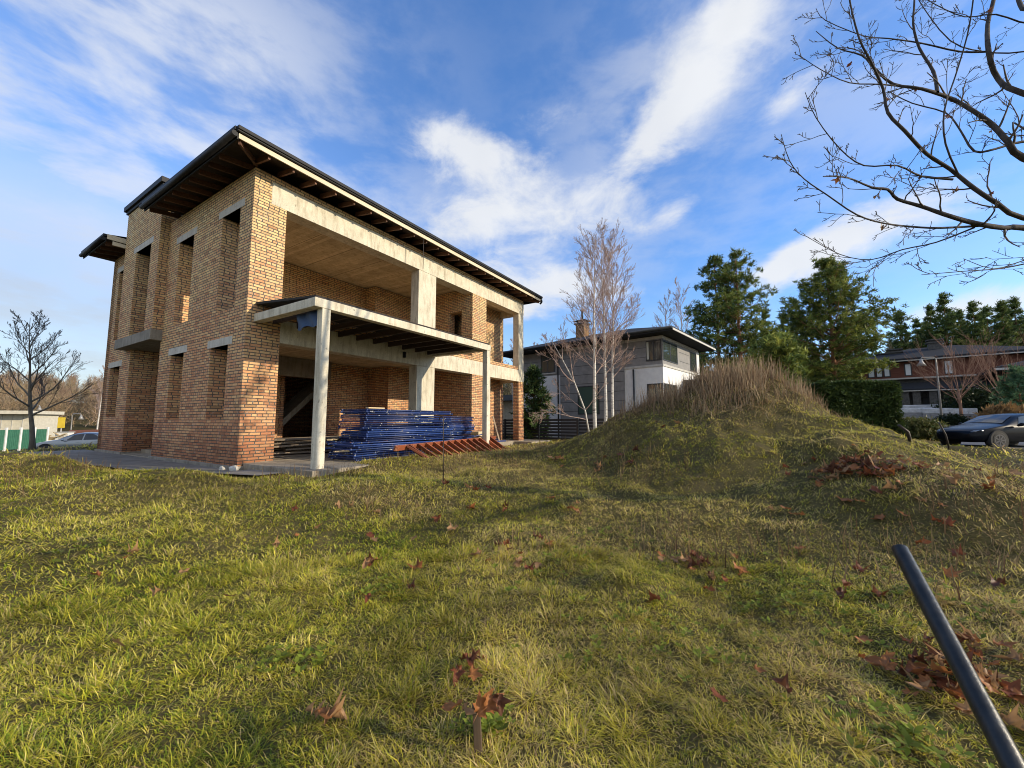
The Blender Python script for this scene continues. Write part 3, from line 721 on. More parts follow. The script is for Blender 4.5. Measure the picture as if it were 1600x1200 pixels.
# broad-leaved ground cover (clover, dandelion) in the hollow at the right
def cover(n):
    V = []; C = []; lp = []; lt = []
    pts = []
    for q in [(960, 1000, .35), (880, 860, .4), (1120, 960, .4), (1060, 1010, .3), (1180, 910, .35), (1440, 920, .35), (1500, 960, .3), (860, 900, .35), (1010, 860, .4), (1290, 960, .25), (450, 1040, .12), (755, 600 + 550, .06), (1400, 950, .2), (590, 930, .15), (930, 840, .3), (1370, 1150, .18), (1460, 1180, .15), (150, 860, .2)]:
        g_ = gnd(q[0], q[1]); pts.append((g_.x, g_.y, q[2]))
    for i in range(n):
        cx, cy, s_ = pts[int(RNG.integers(len(pts)))]
        x_, y_ = cx + RNG.normal(0, s_), cy + RNG.normal(0, s_ * .8)
        if math.hypot(x_, y_) < .9: continue
        z_ = th(x_, y_) + RNG.uniform(.02, .07)
        c = np.array([.13, .16, .02]) * RNG.uniform(.7, 1.8) + np.array([.03, .03, 0]) * RNG.random()
        k = int(RNG.integers(3, 6)); a0 = RNG.uniform(0, 6.28); L_ = RNG.uniform(.018, .05)
        for j in range(k):
            a = a0 + j * 6.28 / k + RNG.normal(0, .2); d = np.array([math.cos(a), math.sin(a), RNG.uniform(.1, .7)]); s2 = np.array([-math.sin(a), math.cos(a), 0]) * L_ * .32
            p = np.array([x_, y_, z_]); o = len(V)
            V += [p, p + d * L_ * .55 + s2, p + d * L_, p + d * L_ * .55 - s2]; C += [c * .8, c, c * 1.1, c]
            lp += [o, o + 1, o + 2, o + 3]; lt.append(4)
    tag(fast_mesh('ground_cover', np.array(V), np.array(lp), np.array(lt), np.array(C), M['leaf']), 'small green clover and dandelion leaves low among the grass', 'ground cover', kind='stuff')
cover(650)

# ------------------------------------------------------------------ fallen maple leaves
def maple(seed, curl):
    g = random.Random(seed)
    lob = [(-150, .40), (-128, .36), (-105, .70), (-82, .42), (-58, .95), (-38, .55), (-20, .75), (0, 1.15), (20, .75), (38, .55), (58, .95), (82, .42), (105, .70), (128, .36), (150, .40), (180, .16)]
    out = []
    for a, r_ in lob:
        a = math.radians(a + g.uniform(-5, 5)); r_ *= g.uniform(.85, 1.15); out.append((math.sin(a) * r_, math.cos(a) * r_))
    V = []; C = []; rings = (.0, .45, .75, 1.0)
    base = g.choice([(.24, .085, .03), (.17, .055, .025), (.32, .13, .045), (.11, .045, .025), (.33, .19, .09)])
    ph = g.uniform(0, 6.28); fold = g.uniform(.5, 1.4) * curl
    def lift(x, y, t):
        return fold * (x * x * .55 + .22 * math.sin(3.1 * math.atan2(x, y) + ph) * t * t) + .1 * curl * y * y
    V.append((0, 0, 0)); C.append(base)
    for q in rings[1:]:
        for (x_, y_) in out:
            xx, yy = x_ * q * (1 - .22 * curl * abs(x_) * q), y_ * q
            V.append((xx, yy, lift(x_ * q, y_ * q, q))); k = g.uniform(.7, 1.35); C.append(tuple(b * k for b in base))
    m_ = len(out); F = []; L_ = []
    for j in range(m_): L_ += [0, 1 + (j + 1) % m_, 1 + j]; F.append(3)
    for q in range(2):
        for j in range(m_):
            a = 1 + q * m_ + j; b = 1 + q * m_ + (j + 1) % m_; L_ += [a, b, b + m_, a + m_]; F.append(4)
    # stalk
    o = len(V); V += [(-.02, 0, .01), (.02, 0, .01), (.03, -.95, .12)]; C += [base] * 3; L_ += [o, o + 1, o + 2]; F.append(3)
    V = np.array(V) * .085
    me_o = fast_mesh('maple_leaf', V, np.array(L_), np.array(F), np.array(C), M['leaf'], smooth=True)
    return me_o
protos = [maple(i, c) for i, c in enumerate([.5, .9, 1.3, 1.8, .7, 1.1, 1.5, 2.2, .6, 1.2])]
used = set()
def leaf(p, s=1.0, label=None, group=None, dz=.03, tilt=.5):
    i = rnd.randrange(len(protos)); o = protos[i]
    if i in used:
        o = protos[i].copy(); col.objects.link(o)
    used.add(i)
    o.location = (p.x, p.y, p.z + dz); o.rotation_euler = (rnd.gauss(0, tilt), rnd.gauss(0, tilt), rnd.uniform(0, 6.28))
    k = .8 * s * rnd.uniform(.6, 1.25); o.scale = (k, k, k)
    return tag(o, label, 'leaf', group)
PILES = [ # px, py, count, spread m, size, description
 (735, 1052, 6, .10, 1.15, 'curled brown maple leaf on the short wooden stake in the foreground'),
 (515, 1128, 3, .06, 1.1, 'orange brown maple leaf in the bright grass near the bottom edge'),
 (178, 1021, 1, 0, 1.2, 'single rust brown leaf lying flat in bright grass at lower left'),
 (245, 939, 1, 0, 1.1, 'dark brown leaf in the grass left of the centre foreground'),
 (180, 884, 3, .15, 1.1, 'brown leaf of the small group at the far left of the lawn'),
 (285, 914, 1, 0, 1.0, 'pale brown leaf lying alone on the left lawn'),
 (358, 954, 1, 0, 1.0, 'small red brown leaf half sunk in the left lawn'),
 (520, 800, 2, .2, 1.5, 'brown leaf in the grass in front of the near brick pier'),
 (556, 806, 3, .3, 1.5, 'brown leaf in the grass in front of the blue frame stack'),
 (588, 850, 5, .35, 1.4, 'brown leaf strewn across the middle of the lawn'),
 (640, 838, 5, .4, 1.4, 'dark leaf strewn right of the middle of the lawn'),
 (572, 892, 2, .12, 1.2, 'pale brown leaf pair in the middle of the lawn'),
 (575, 948, 1, 0, 1.0, 'red brown leaf low in the middle of the lawn'),
 (642, 934, 1, 0, 1.2, 'folded brown leaf left of the bare earth bump'),
 (806, 862, 9, .18, 1.3, 'curled leaf of the heap left of the bare earth bump'),
 (822, 895, 5, .2, 1.1, 'flat leaf just below the small leaf heap at the centre'),
 (795, 805, 3, .25, 1.5, 'leaf in the grass at the left foot of the earth heap'),
 (902, 806, 6, .25, 1.4, 'leaf of the cluster below the left foot of the earth heap'),
 (955, 725, 9, .35, 1.5, 'dark red leaf on the left flank of the earth heap'),
 (882, 720, 5, .3, 1.5, 'dark red leaf low on the long left lobe of the heap'),
 (1030, 668, 3, .25, 1.4, 'dark red leaf high on the left shoulder of the heap'),
 (1075, 884, 12, .16, 1.25, 'brown leaf of the cluster in the hollow before the heap'),
 (1110, 902, 6, .16, 1.2, 'brown leaf beside the hollow cluster before the heap'),
 (1157, 905, 2, .06, 1.3, 'pale tan curled leaf in the hollow before the heap'),
 (1026, 949, 1, 0, 1.1, 'dark brown leaf beside the bare earth bump'),
 (1328, 738, 95, .30, 1.45, 'red brown leaf of the big pile on the right flank of the heap'),
 (1382, 726, 9, .4, 1.4, 'red brown leaf trailing right of the big pile'),
 (1436, 733, 12, .5, 1.5, 'red brown leaf at the right foot of the heap'),
 (1330, 794, 2, .08, 1.5, 'orange leaf below the big pile'),
 (1326, 936, 2, .05, 1.3, 'bright orange leaf standing up right of the hollow'),
 (1345, 940, 2, .08, 1.2, 'brown leaf beside the bright orange leaf'),
 (1455, 850, 7, .3, 1.3, 'brown leaf beside the top of the black pipe'),
 (1490, 1085, 60, .16, 1.2, 'brown leaf of the heap beside the black pipe at lower right'),
 (1580, 1035, 16, .16, 1.2, 'brown leaf by the right edge of the foreground'),
 (1522, 913, 2, .1, 1.2, 'dark brown leaf in shadow at the right edge'),
 (1570, 770, 3, .4, 1.6, 'pale tan leaf on the grass before the black car'),
 (1125, 1128, 1, 0, 1.0, 'brown leaf low in the right foreground'),
 (1215, 1060, 2, .2, 1.0, 'dull leaf sunk in the right foreground grass'),
 (1230, 800, 4, .4, 1.3, 'dull leaf on the front spur of the heap'),
 (1290, 870, 3, .3, 1.2, 'dull leaf on the slope left of the pipe top'),
 (740, 778, 4, .5, 1.5, 'small brown leaf in the rough grass by the thin iron rod'),
 (430, 870, 1, 0, 1.0, 'small brown leaf right of the left lawn group'),
]
for px, py, n_, spd, sz, lab in PILES:
    c0 = gnd(px, py)
    for i in range(n_):
        p = Vector((c0.x + rnd.gauss(0, spd), c0.y + rnd.gauss(0, spd), 0)); p.z = th(p.x, p.y)
        dn = math.exp(-((p.x - c0.x) ** 2 + (p.y - c0.y) ** 2) / max(spd * spd, 1e-4)) * (.16 if n_ > 20 else .06) * rnd.random()
        leaf(p, sz, lab, lab + ' group' if n_ > 1 else None, dz=.038 + dn + (.02 if n_ < 3 else 0), tilt=.33)
for i, o in enumerate(protos):
    if i not in used: bpy.data.objects.remove(o)
# ------------------------------------------------------------------ trees
def colmat(name, stops, scale=3, rough=.9, stretch=(1, 1, .3), bump=.4):
    t = NT(name); ob = t.coord('Object'); f = t.noise(t.scaled(ob, stretch), scale, 6, .65)
    t.base(t.ramp(f, stops)); t.set(Roughness=rough); t.b.inputs['Specular IOR Level'].default_value = .2; t.bump(f, bump, .02); return t.m
M['bark_grey'] = colmat('grey_bark', [(.3, (.09, .08, .065)), (.7, (.20, .185, .155))], 9)
M['bark_dark'] = colmat('dark_bark', [(.3, (.035, .03, .028)), (.7, (.10, .088, .08))], 16)
M['twig_dark'] = simple('dark_twigs', (.07, .058, .05), (.13, .11, .095), 3, .8)
M['twig_birch'] = simple('birch_twigs', (.36, .25, .20), (.52, .39, .33), 3, .8)
M['twig_red'] = simple('red_twigs', (.20, .10, .065), (.36, .21, .14), 3, .8)
M['twig_far'] = simple('far_birch_twigs', (.30, .22, .19), (.42, .33, .29), 3, .8)
M['pine_bark'] = colmat('pine_bark', [(.3, (.13, .065, .04)), (.7, (.34, .17, .09))], 6)
M['needle'] = leafy('pine_needles', .22, .15, .55)
def birch_bark():
    t = NT('birch_bark'); ob = t.coord('Object')
    f = t.noise(t.scaled(ob, (2, 2, 9)), 2.2, 5, .7); sp_ = t.node('ShaderNodeSeparateXYZ'); t.link(ob, sp_.inputs[0])
    g = t.noise(t.scaled(ob, (1, 1, .5)), 4, 3)
    c = t.ramp(f, [(.36, (.06, .05, .045)), (.46, (.55, .52, .47)), (.8, (.74, .71, .66))])
    up = t.ramp(t.math('DIVIDE', sp_.outputs[2], 12.0), [(.55, (1, 1, 1)), (1, (.55, .36, .27))])
    c = t.mix(1, c, up, 'MULTIPLY'); t.base(c); t.set(Roughness=.7); return t.m
M['birch_bark'] = birch_bark()

def grow(g, p, d, L_, r, lvl, maxl, out, wob=.14, up=.06, kids=(5, 9), ratio=(.45, .72), ang=(.5, 1.0), t0=.2, nseg=6, droop=0, tipr=.25):
    pts = [Vector(p)]; rad = [r]; d = Vector(d).normalized()
    for i in range(nseg):
        d = (d + Vector((g.gauss(0, wob), g.gauss(0, wob), g.gauss(0, wob) + up - droop * (i / nseg)))).normalized()
        pts.append(pts[-1] + d * (L_ / nseg)); rad.append(r * (1 - (1 - tipr) * (i + 1) / nseg))
    out.append((pts, rad, lvl))
    if lvl >= maxl: return
    n = g.randint(*kids)
    for j in range(n):
        t = t0 + (1 - t0) * (j + g.random()) / n; k = min(t * nseg, nseg - .001); i = int(k)
        q = pts[i].lerp(pts[i + 1], k - i); dd = (pts[i + 1] - pts[i]).normalized()
        a = g.uniform(*ang); ax = dd.orthogonal().normalized(); ax.rotate(Matrix.Rotation(g.uniform(0, 6.28), 3, dd))
        nd = dd * math.cos(a) + ax * math.sin(a)
        ll = L_ * g.uniform(*ratio) * (1.15 - .65 * t)
        grow(g, q, nd, ll, max(rad[i] * .55, .0035), lvl + 1, maxl, out, wob, up, (max(2, kids[0] - 1), max(3, kids[1] - 1)), ratio, ang, .15, max(3, nseg - 1), droop, tipr)
def tree_object(name, loc, branches, split, mats, label, group=None, minr=0.0, crown='crown', cat='tree', sides=(8, 5, 3, 3, 3)):
    root = empty(name, loc, 0, label, cat, group)
    a, b = MB(), MB()
    for pts, rad, lvl in branches:
        k = sides[min(lvl, len(sides) - 1)]
        (a if lvl <= split else b).tube(pts, [max(x, minr) for x in rad], k, cap=(lvl == 0))
    a.build('trunk', mats[0], root)
    if b.v: b.build(crown, mats[1], root)
    return root

# bare lime tree at the far left
def bare_tree(g, H, r, n, spread=1.0, base=.28):
    out = []; tr = []
    p = Vector((0, 0, 0)); d = Vector((0, 0, 1)); pts = [p.copy()]; rad = [r * 1.25]
    for i in range(10):
        d = (d + Vector((g.gauss(0, .035), g.gauss(0, .035), .1))).normalized(); p = p + d * H / 10; pts.append(p.copy()); rad.append(max(.008, r * (1 - .97 * ((i + 1) / 10) ** .8)))
    out.append((pts, rad, 0))
    for j in range(n):
        t = base + (1 - base) * .92 * (j / n) ** 1.1; k = t * 10; i = int(k); q = pts[i].lerp(pts[i + 1], k - i)
        az = j * 2.4 + g.uniform(-.4, .4); el = .35 + .75 * t + g.uniform(-.12, .12)
        dd = Vector((math.cos(az) * math.cos(el), math.sin(az) * math.cos(el), math.sin(el)))
        LL = H * .62 * spread * (1 - t) ** .7 * g.uniform(.85, 1.1) + H * .05
        grow(g, q, dd, LL, rad[i] * .5 + .006, 1, 4, out, .075, .10, (5, 7), (.4, .65), (.35, .8), .2, 5, 0)
    return out
g = random.Random(5)
p0 = gnd(52, 700); p0 = at(52, 690, 17.5); p0.z = th(p0.x, p0.y) - .05
tree_object('bare_tree', p0, bare_tree(g, 5.9, .105, 17, .70), 1, (M['bark_grey'], M['twig_dark']), 'leafless grey tree with spreading crown in front of the green site fence', minr=.006)

# plane-like bare tree whose limbs reach in from the right
def limb(pts2, r0, r1, d0, d1, g, twigs=9, tw_len=.40):
    """a limb through sighted points, its distance from the viewer drifting from d0 to d1"""
    n = len(pts2); P = []
    for i, (zx, zy) in enumerate(pts2):
        t = i / (n - 1); Y = d0 + (d1 - d0) * t + g.uniform(-.12, .12)
        P.append(at(1200 + zx / 2.667, zy / 2.667, Y))
    # smooth through the points
    Q = []
    for i in range(n - 1):
        a, b, c_, d_ = P[max(i - 1, 0)], P[i], P[i + 1], P[min(i + 2, n - 1)]
        for s_ in range(3):
            t = s_ / 3; Q.append(.5 * ((2 * b) + (c_ - a) * t + (2 * a - 5 * b + 4 * c_ - d_) * t * t + (3 * b - a - 3 * c_ + d_) * t ** 3))
    Q.append(P[-1]); m_ = len(Q)
    rad = [r0 + (r1 - r0) * (i / (m_ - 1)) ** .8 + g.uniform(-.06, .10) * r0 * (.3 if i % 3 else .8) * (1 - i / m_) for i in range(m_)]
    out = [(Q, rad, 1)]
    for j in range(twigs):
        t = .12 + .88 * (j + g.random()) / twigs; k = min(t * (m_ - 1), m_ - 1.001); i = int(k)
        q = Q[i].lerp(Q[i + 1], k - i); dd = (Q[i + 1] - Q[i]).normalized()
        ax = dd.orthogonal().normalized(); ax.rotate(Matrix.Rotation(g.uniform(0, 6.28), 3, dd)); a = g.uniform(.45, 1.0)
        grow(g, q, dd * math.cos(a) + ax * math.sin(a), tw_len * g.uniform(.4, 1.3) * (1.2 - .5 * t), max(rad[i] * .42, .0042), 2, 4, out, .13, .05, (2, 4), (.35, .65), (.45, .95), .25, 5, 0, .45)
    return out
def big_bare_tree():
    g = random.Random(21); out = []
    base = Vector((7.9, 4.7, 0)); base.z = th(base.x, base.y) - .1
    top = [base, Vector((7.85, 4.75, 1.6)), Vector((7.75, 4.8, 3.0)), Vector((7.7, 4.95, 4.6)), Vector((7.6, 5.0, 6.4)), Vector((7.7, 5.2, 9.0))]
    out.append((top, [.21, .17, .15, .12, .085, .03], 0))
    LIM = [([(1500, 1010), (1067, 950), (980, 950), (860, 930), (740, 895), (640, 860), (540, 830), (500, 790), (430, 780), (330, 740), (230, 735)], .062, .006, 4.85, 4.1, 12),
        ([(900, 940), (720, 950), (600, 945), (480, 930), (370, 895), (250, 815), (150, 745), (90, 670), (55, 560)], .022, .004, 4.75, 3.9, 12),
        ([(860, 948), (700, 1010), (560, 1040), (430, 1082), (300, 1060), (160, 985)], .016, .004, 4.7, 4.9, 10),
        ([(1500, 1000), (1067, 910), (960, 850), (860, 785), (760, 705), (660, 640), (570, 545), (500, 470), (480, 370), (430, 260), (380, 160), (340, 0), (330, -120)], .05, .008, 5.0, 4.2, 16),
        ([(770, 748), (640, 735), (540, 690), (400, 690), (300, 620), (200, 490), (155, 385)], .02, .004, 4.75, 4.2, 10),
        ([(1400, 780), (1067, 660), (1000, 590), (940, 525), (860, 465), (760, 410), (640, 370), (520, 350), (440, 280), (390, 230), (290, 200), (200, 130)], .068, .005, 5.1, 5.3, 14),
        ([(705, 385), (690, 300), (630, 200), (605, 100), (610, 0), (600, -140)], .034, .012, 5.2, 5.5, 7),
        ([(640, 372), (480, 352), (340, 345), (220, 290), (130, 230)], .017, .004, 5.2, 4.7, 9),
        ([(1400, 570), (1067, 590), (950, 620), (860, 630), (800, 540), (740, 470), (600, 430), (500, 380)], .033, .007, 5.3, 5.6, 9),
        ([(1500, 520), (1067, 390), (960, 330), (920, 220), (915, 100), (940, 0), (960, -150)], .058, .03, 5.4, 5.8, 8),
        ([(920, 215), (800, 215), (640, 180), (500, 160), (400, 150), (240, 85), (200, 35)], .022, .004, 5.6, 5.2, 12),
        ([(800, 740), (740, 600), (735, 460), (780, 320), (830, 150), (855, 0), (860, -100)], .016, .008, 4.7, 4.4, 8),
        ([(1500, 1010), (1250, 1060), (1067, 1100), (960, 1120), (820, 1130), (640, 1145)], .02, .004, 4.6, 4.2, 5),
        ([(1250, 1040), (1067, 1085), (940, 1120), (815, 1078)], .014, .004, 4.9, 4.8, 4),
        ([(1300, 150), (1067, 215), (900, 215), (760, 170), (640, 20), (600, -60)], .02, .006, 5.9, 6.2, 8),
        ([(1300, 60), (1100, 100), (950, 60), (820, 70), (700, 20), (620, -30)], .02, .006, 5.6, 6.0, 8),
        ([(1300, -60), (1090, 40), (1040, -10), (1000, -120)], .05, .03, 5.6, 6.0, 4)]
    for pts2, r0, r1, d0, d1, tw in LIM:
        lb = limb(pts2, r0 * .66, r1 * .8, d0, d1, g, int(tw * 1.15)); out += lb
        if pts2[0][0] >= 1300:   # carry the limb back into the trunk
            e = lb[0][0][0]; hd_ = math.hypot(e.x - 7.72, e.y - 4.9); z_ = max(1.9, min(e.z - .35 - .55 * hd_, 8.2))
            k_ = next((i for i in range(len(top) - 1) if top[i].z <= z_ <= top[i + 1].z), 1); s_ = top[k_].lerp(top[k_ + 1], (z_ - top[k_].z) / (top[k_ + 1].z - top[k_].z))
            out.append(([s_, s_.lerp(e, .5) + Vector((0, 0, -.08)), e], [r0 * .95, r0 * .82, r0 * .74], 1))
    # the rest of the crown, on the far side of the trunk
    for i in range(8):
        t_ = .36 + .075 * i; k_ = t_ * 5; a_ = int(k_); q = top[a_].lerp(top[a_ + 1], k_ - a_); az = R(-75) + R(150) * ((i * .618) % 1)
        grow(g, q, (math.cos(az), math.sin(az) - .35, .55 + .05 * i), 3.4 - .19 * i, .055 - .003 * i, 1, 4, out, .07, .07, (4, 6), (.4, .62), (.4, .85), .2, 6, 0)
    grow(g, top[-1], (0, 0, 1), 1.4, .03, 1, 4, out, .07, .07, (4, 6), (.4, .62), (.4, .85), .2, 6, 0)
    for pts, _, lvl in out:
        for i, p in enumerate(pts): pts[i] = p - base
    r = tree_object('bare_tree', base, out, 1, (M['bark_dark'], M['twig_dark']), 'leafless tree reaching in from the right edge with a few dead leaves', minr=.0032, sides=(10, 7, 4, 3, 3))
    # a few leaves still hanging on
    tips = [b_ for b_ in out if b_[2] >= 2]
    hang = protos_h = None
    for i, (zx, zy, Y) in enumerate([(690, 528, 4.9), (935, 815, 4.8), (785, 832, 4.75), (665, 390, 5.1), (500, 678, 4.6), (485, 920, 4.6), (300, 752, 4.3), (520, 400, 5.1), (335, 240, 5.0), (400, 800, 4.3), (690, 780, 4.7), (285, 180, 5.1), (1012, 436, 5.3), (955, 640, 5.1), (940, 40, 5.7), (690, 570, 4.9)]):
        p = at(1200 + zx / 2.667, zy / 2.667, Y) - base
        p = min((q for pts, _, lvl in tips for q in pts), key=lambda q: (q - p).length) + Vector((0, 0, -.02))
        src = maple(40 + i, 1.9); src.name = 'hanging_leaf'; src.parent = r; src.location = p
        src.rotation_euler = (R(90) + rnd.gauss(0, .6), rnd.gauss(0, .7), rnd.uniform(0, 6.28)); s_ = rnd.uniform(.35, .75); src.scale = (s_, s_, s_)
big_bare_tree()

# birches by the neighbour's fence
def birch(g, H, r, lean, n, fine=4, spread=.29):
    out = []; p = Vector((0, 0, 0)); d = Vector((lean[0], lean[1], 1)).normalized(); pts = [p.copy()]; rad = [r]
    for i in range(12):
        d = (d + Vector((g.gauss(0, .02) - lean[0] * .10, g.gauss(0, .02) - lean[1] * .1, .04))).normalized(); p = p + d * H / 12; pts.append(p.copy()); rad.append(max(.008, r * (1 - .95 * (i + 1) / 12)))
    out.append((pts, rad, 0))
    for j in range(n):
        t = .33 + .65 * (j / n); k = t * 12; i = min(int(k), 11); q = pts[i].lerp(pts[i + 1], k - i); az = j * 2.4 + g.uniform(-.5, .5); el = .72 + .36 * t
        dd = Vector((math.cos(az) * math.cos(el), math.sin(az) * math.cos(el), math.sin(el)))
        LL = H * spread * (1.15 - .75 * t) * g.uniform(.8, 1.15) * min(1, (t - .1) * 3)
        grow(g, q, dd, LL, rad[i] * .33 + .004, 1, fine, out, .055, .07, (4, 7), (.42, .7), (.25, .6), .12, 4, .02)
    return out
gb = 'birches in front of the grey and white house'
for px, Y, H, r, lean, s_, lab in ((945, 20.4, 10.9, .10, (.02, .02), 1, 'tall white birch, middle stem of the clump before the grey house'),
                                 (930, 20.2, 10.4, .11, (-.085, .0), 2, 'tall white birch, thick stem of the clump leaning a little left'),
                                 (956, 20.6, 10.6, .095, (.06, .04), 3, 'tall white birch, rightmost stem of the clump before the grey house')):
    p = at(px, 650, Y); p.z = th(p.x, p.y) - .05
    tree_object('birch_tree', p, birch(random.Random(s_), H, r, lean, 24), 0, (M['birch_bark'], M['twig_birch']), lab, gb, minr=.006)
p = at(922, 650, 20.1); p.z = th(p.x, p.y) - .05
o = []; g = random.Random(9)
P = [Vector(q) for q in ((0, 0, 0), (-.25, 0, 1.6), (-.75, .05, 3.0), (-1.35, .1, 4.2), (-1.9, .1, 5.2))]
o.append((P, [.05, .042, .034, .026, .016], 0))
for q, d_, L_ in ((P[1], (-.9, .1, .5), 2.0), (P[2], (-.3, 0, 1), 2.2), (P[2], (-1, -.2, .45), 2.4), (P[3], (-.8, .3, .8), 1.6), (P[1], (.8, -.3, .9), 1.8), (P[3], (-.1, -.2, 1), 1.6), (P[1].lerp(P[0], .3), (-1, 0, .35), 2.6)):
    grow(g, q, d_, L_, .022, 1, 4, o, .09, .05, (5, 8), (.35, .6), (.3, .8), .3, 6, 0)
tree_object('birch_tree', p, o, 0, (M['birch_bark'], M['twig_birch']), 'small crooked birch leaning left before the grey wall panels', minr=.006)
# faint birches further back
gf = 'pale birches far behind the houses'
far = None
for k, (px, Y, H, lab) in enumerate(((1040, 44, 14.5, 'pale leafless birch behind the dark hip roof, left of the pair'), (1072, 46, 15.5, 'pale leafless birch between the dark hip roof and the pines'), (832, 48, 10.5, 'pale birch seen through the open corner of the brick house'),
                                     (862, 52, 11, 'pale birch left of the brick chimney'), (808, 46, 10.5, 'pale birch behind the corner column of the brick house'), (882, 50, 9.5, 'pale birch directly behind the brick chimney'), (848, 60, 12, 'pale birch farther off between brick house and chimney'), (780, 52, 11, 'pale birch seen between the pier and the corner column'))):
    p = at(px, 650, Y); p.z = th(p.x, p.y) - .05
    if k in (0, 2): far = tree_object('birch_tree', p, birch(random.Random(30 + k), H, .11, (.02, 0), 22, 3, .22), 0, (M['birch_bark'], M['twig_far']), lab, gf, minr=.014); fh = H
    else:
        c_ = copy_tree(far); c_.location = p; c_.rotation_euler.z = rnd.uniform(0, 6.28); s_ = H / fh; c_.scale = (s_, s_, s_); tag(c_, lab)

# pines
def pine(g, rng, name, loc, H, r, base, width, nwhorl, label, group=None, dens=1.0, clump=.42, tint=(1, 1, 1), up=.25, taper=.75, shape=1.0, cat='pine', per=(5, 8)):
    root = empty(name, loc, 0, label, cat, group)
    tr = MB(); p = Vector((0, 0, 0)); pts = [p.copy()]; rad = [r]
    for i in range(12):
        p = p + Vector((g.gauss(0, .012) * H / 6, g.gauss(0, .012) * H / 6, H / 12)); pts.append(p.copy()); rad.append(max(.02, r * (1 - .9 * (i + 1) / 12)))
    tr.tube(pts, rad, 8); br = MB(); ctr = []; shd = []
    for wI in range(nwhorl):
        t = base + (1 - base) * (wI + g.uniform(-.3, .3)) / nwhorl; t = min(max(t, base * .8), .985); k = t * 12; i = min(int(k), 11); q = pts[i].lerp(pts[i + 1], k - i)
        s_ = (t - base) / (1 - base); prof = (min(1, .5 + 1.6 * max(s_, 0)) * (1 - s_) ** taper) * shape + .06
        n = g.randint(*per)
        for j in range(n):
            az = g.uniform(0, 6.28); LL = width * prof * g.uniform(.4, 1.25); el = g.uniform(-.05, .4) + up * s_ * 2
            d = Vector((math.cos(az) * math.cos(el), math.sin(az) * math.cos(el), math.sin(el))); b = [q]; dd = d.copy()
            for m_ in range(5):
                dd = (dd + Vector((g.gauss(0, .1), g.gauss(0, .1), g.gauss(.03, .07)))).normalized(); b.append(b[-1] + dd * LL / 5)
            br.tube(b, [max(.012, .012 * LL * (1 - m_ / 6)) for m_ in range(6)], 3, cap=False)
            nc = max(3, int(LL * 3.4 * dens))
            for m_ in range(nc):
                f = .42 + .58 * ((m_ + g.random()) / nc); kk = min(f * 5, 4.999); ii = int(kk); c_ = b[ii].lerp(b[ii + 1], kk - ii)
                sd_ = .26 * LL * (1.05 - f) + .12; c_ = c_ + Vector((g.gauss(0, sd_), g.gauss(0, sd_), g.gauss(.05, .12)))
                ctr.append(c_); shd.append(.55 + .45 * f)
    for m_ in range(8): ctr.append(pts[-1] + Vector((g.gauss(0, .15), g.gauss(0, .15), -.25 * m_ * .3))); shd.append(1)
    tr.build('trunk', M['pine_bark'], root); br.build('limbs', M['pine_bark'], root)
    ctr = np.array([tuple(c_) for c_ in ctr]); shd = np.array(shd); n = len(ctr); K = 15
    c = np.repeat(ctr, K, 0); N = n * K
    d = rng.normal(0, 1, (N, 3)); d[:, 2] = d[:, 2] * .6 + .7; d /= np.linalg.norm(d, axis=1)[:, None]
    e = rng.normal(0, 1, (N, 3)); e -= d * (e * d).sum(1)[:, None]; e /= np.linalg.norm(e, axis=1)[:, None]
    L_ = clump * (.6 + .7 * rng.random(N)); wd = L_ * .13
    o_ = c + rng.normal(0, clump * .22, (N, 3))
    V = np.stack([o_ - e * wd[:, None], o_ + e * wd[:, None], o_ + d * L_[:, None]], 1).reshape(-1, 3)
    ck = np.repeat(rng.random(n), K)
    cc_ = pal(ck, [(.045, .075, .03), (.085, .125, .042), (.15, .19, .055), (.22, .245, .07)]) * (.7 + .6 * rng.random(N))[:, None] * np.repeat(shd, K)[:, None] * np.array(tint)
    C = np.repeat(cc_, 3, 0)
    fast_mesh('crown', V, np.arange(N * 3), np.full(N, 3), C, M['needle'], root)
    return root
rg = np.random.default_rng(3)
def put(px, Y, sink=.1): p = at(px, 650, Y); p.z = th(p.x, p.y) - sink; return p
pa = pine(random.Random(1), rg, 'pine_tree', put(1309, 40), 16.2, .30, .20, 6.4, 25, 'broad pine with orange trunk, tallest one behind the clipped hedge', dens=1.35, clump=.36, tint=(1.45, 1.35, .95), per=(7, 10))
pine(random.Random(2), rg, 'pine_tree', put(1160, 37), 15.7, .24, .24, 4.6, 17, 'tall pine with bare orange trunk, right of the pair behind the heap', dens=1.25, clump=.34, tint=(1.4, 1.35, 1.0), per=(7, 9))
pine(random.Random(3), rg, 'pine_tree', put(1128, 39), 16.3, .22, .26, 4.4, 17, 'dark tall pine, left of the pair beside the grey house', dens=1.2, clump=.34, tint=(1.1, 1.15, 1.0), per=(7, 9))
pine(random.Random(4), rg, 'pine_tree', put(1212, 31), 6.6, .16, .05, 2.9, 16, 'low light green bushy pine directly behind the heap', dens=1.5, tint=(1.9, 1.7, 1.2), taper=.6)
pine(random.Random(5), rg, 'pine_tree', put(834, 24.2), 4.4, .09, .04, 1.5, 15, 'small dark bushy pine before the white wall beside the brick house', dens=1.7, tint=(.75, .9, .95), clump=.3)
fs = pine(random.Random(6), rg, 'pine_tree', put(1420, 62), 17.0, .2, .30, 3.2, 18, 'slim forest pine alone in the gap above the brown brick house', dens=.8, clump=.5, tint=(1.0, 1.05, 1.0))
fd = pine(random.Random(7), rg, 'pine_tree', put(1470, 60), 17.5, .2, .12, 3.3, 27, 'forest pine rising right of the tall chimney of the brown house', 'forest pines behind the brown brick house', dens=1.5, clump=.38, tint=(1.05, 1.1, .95), taper=.95, up=.1)
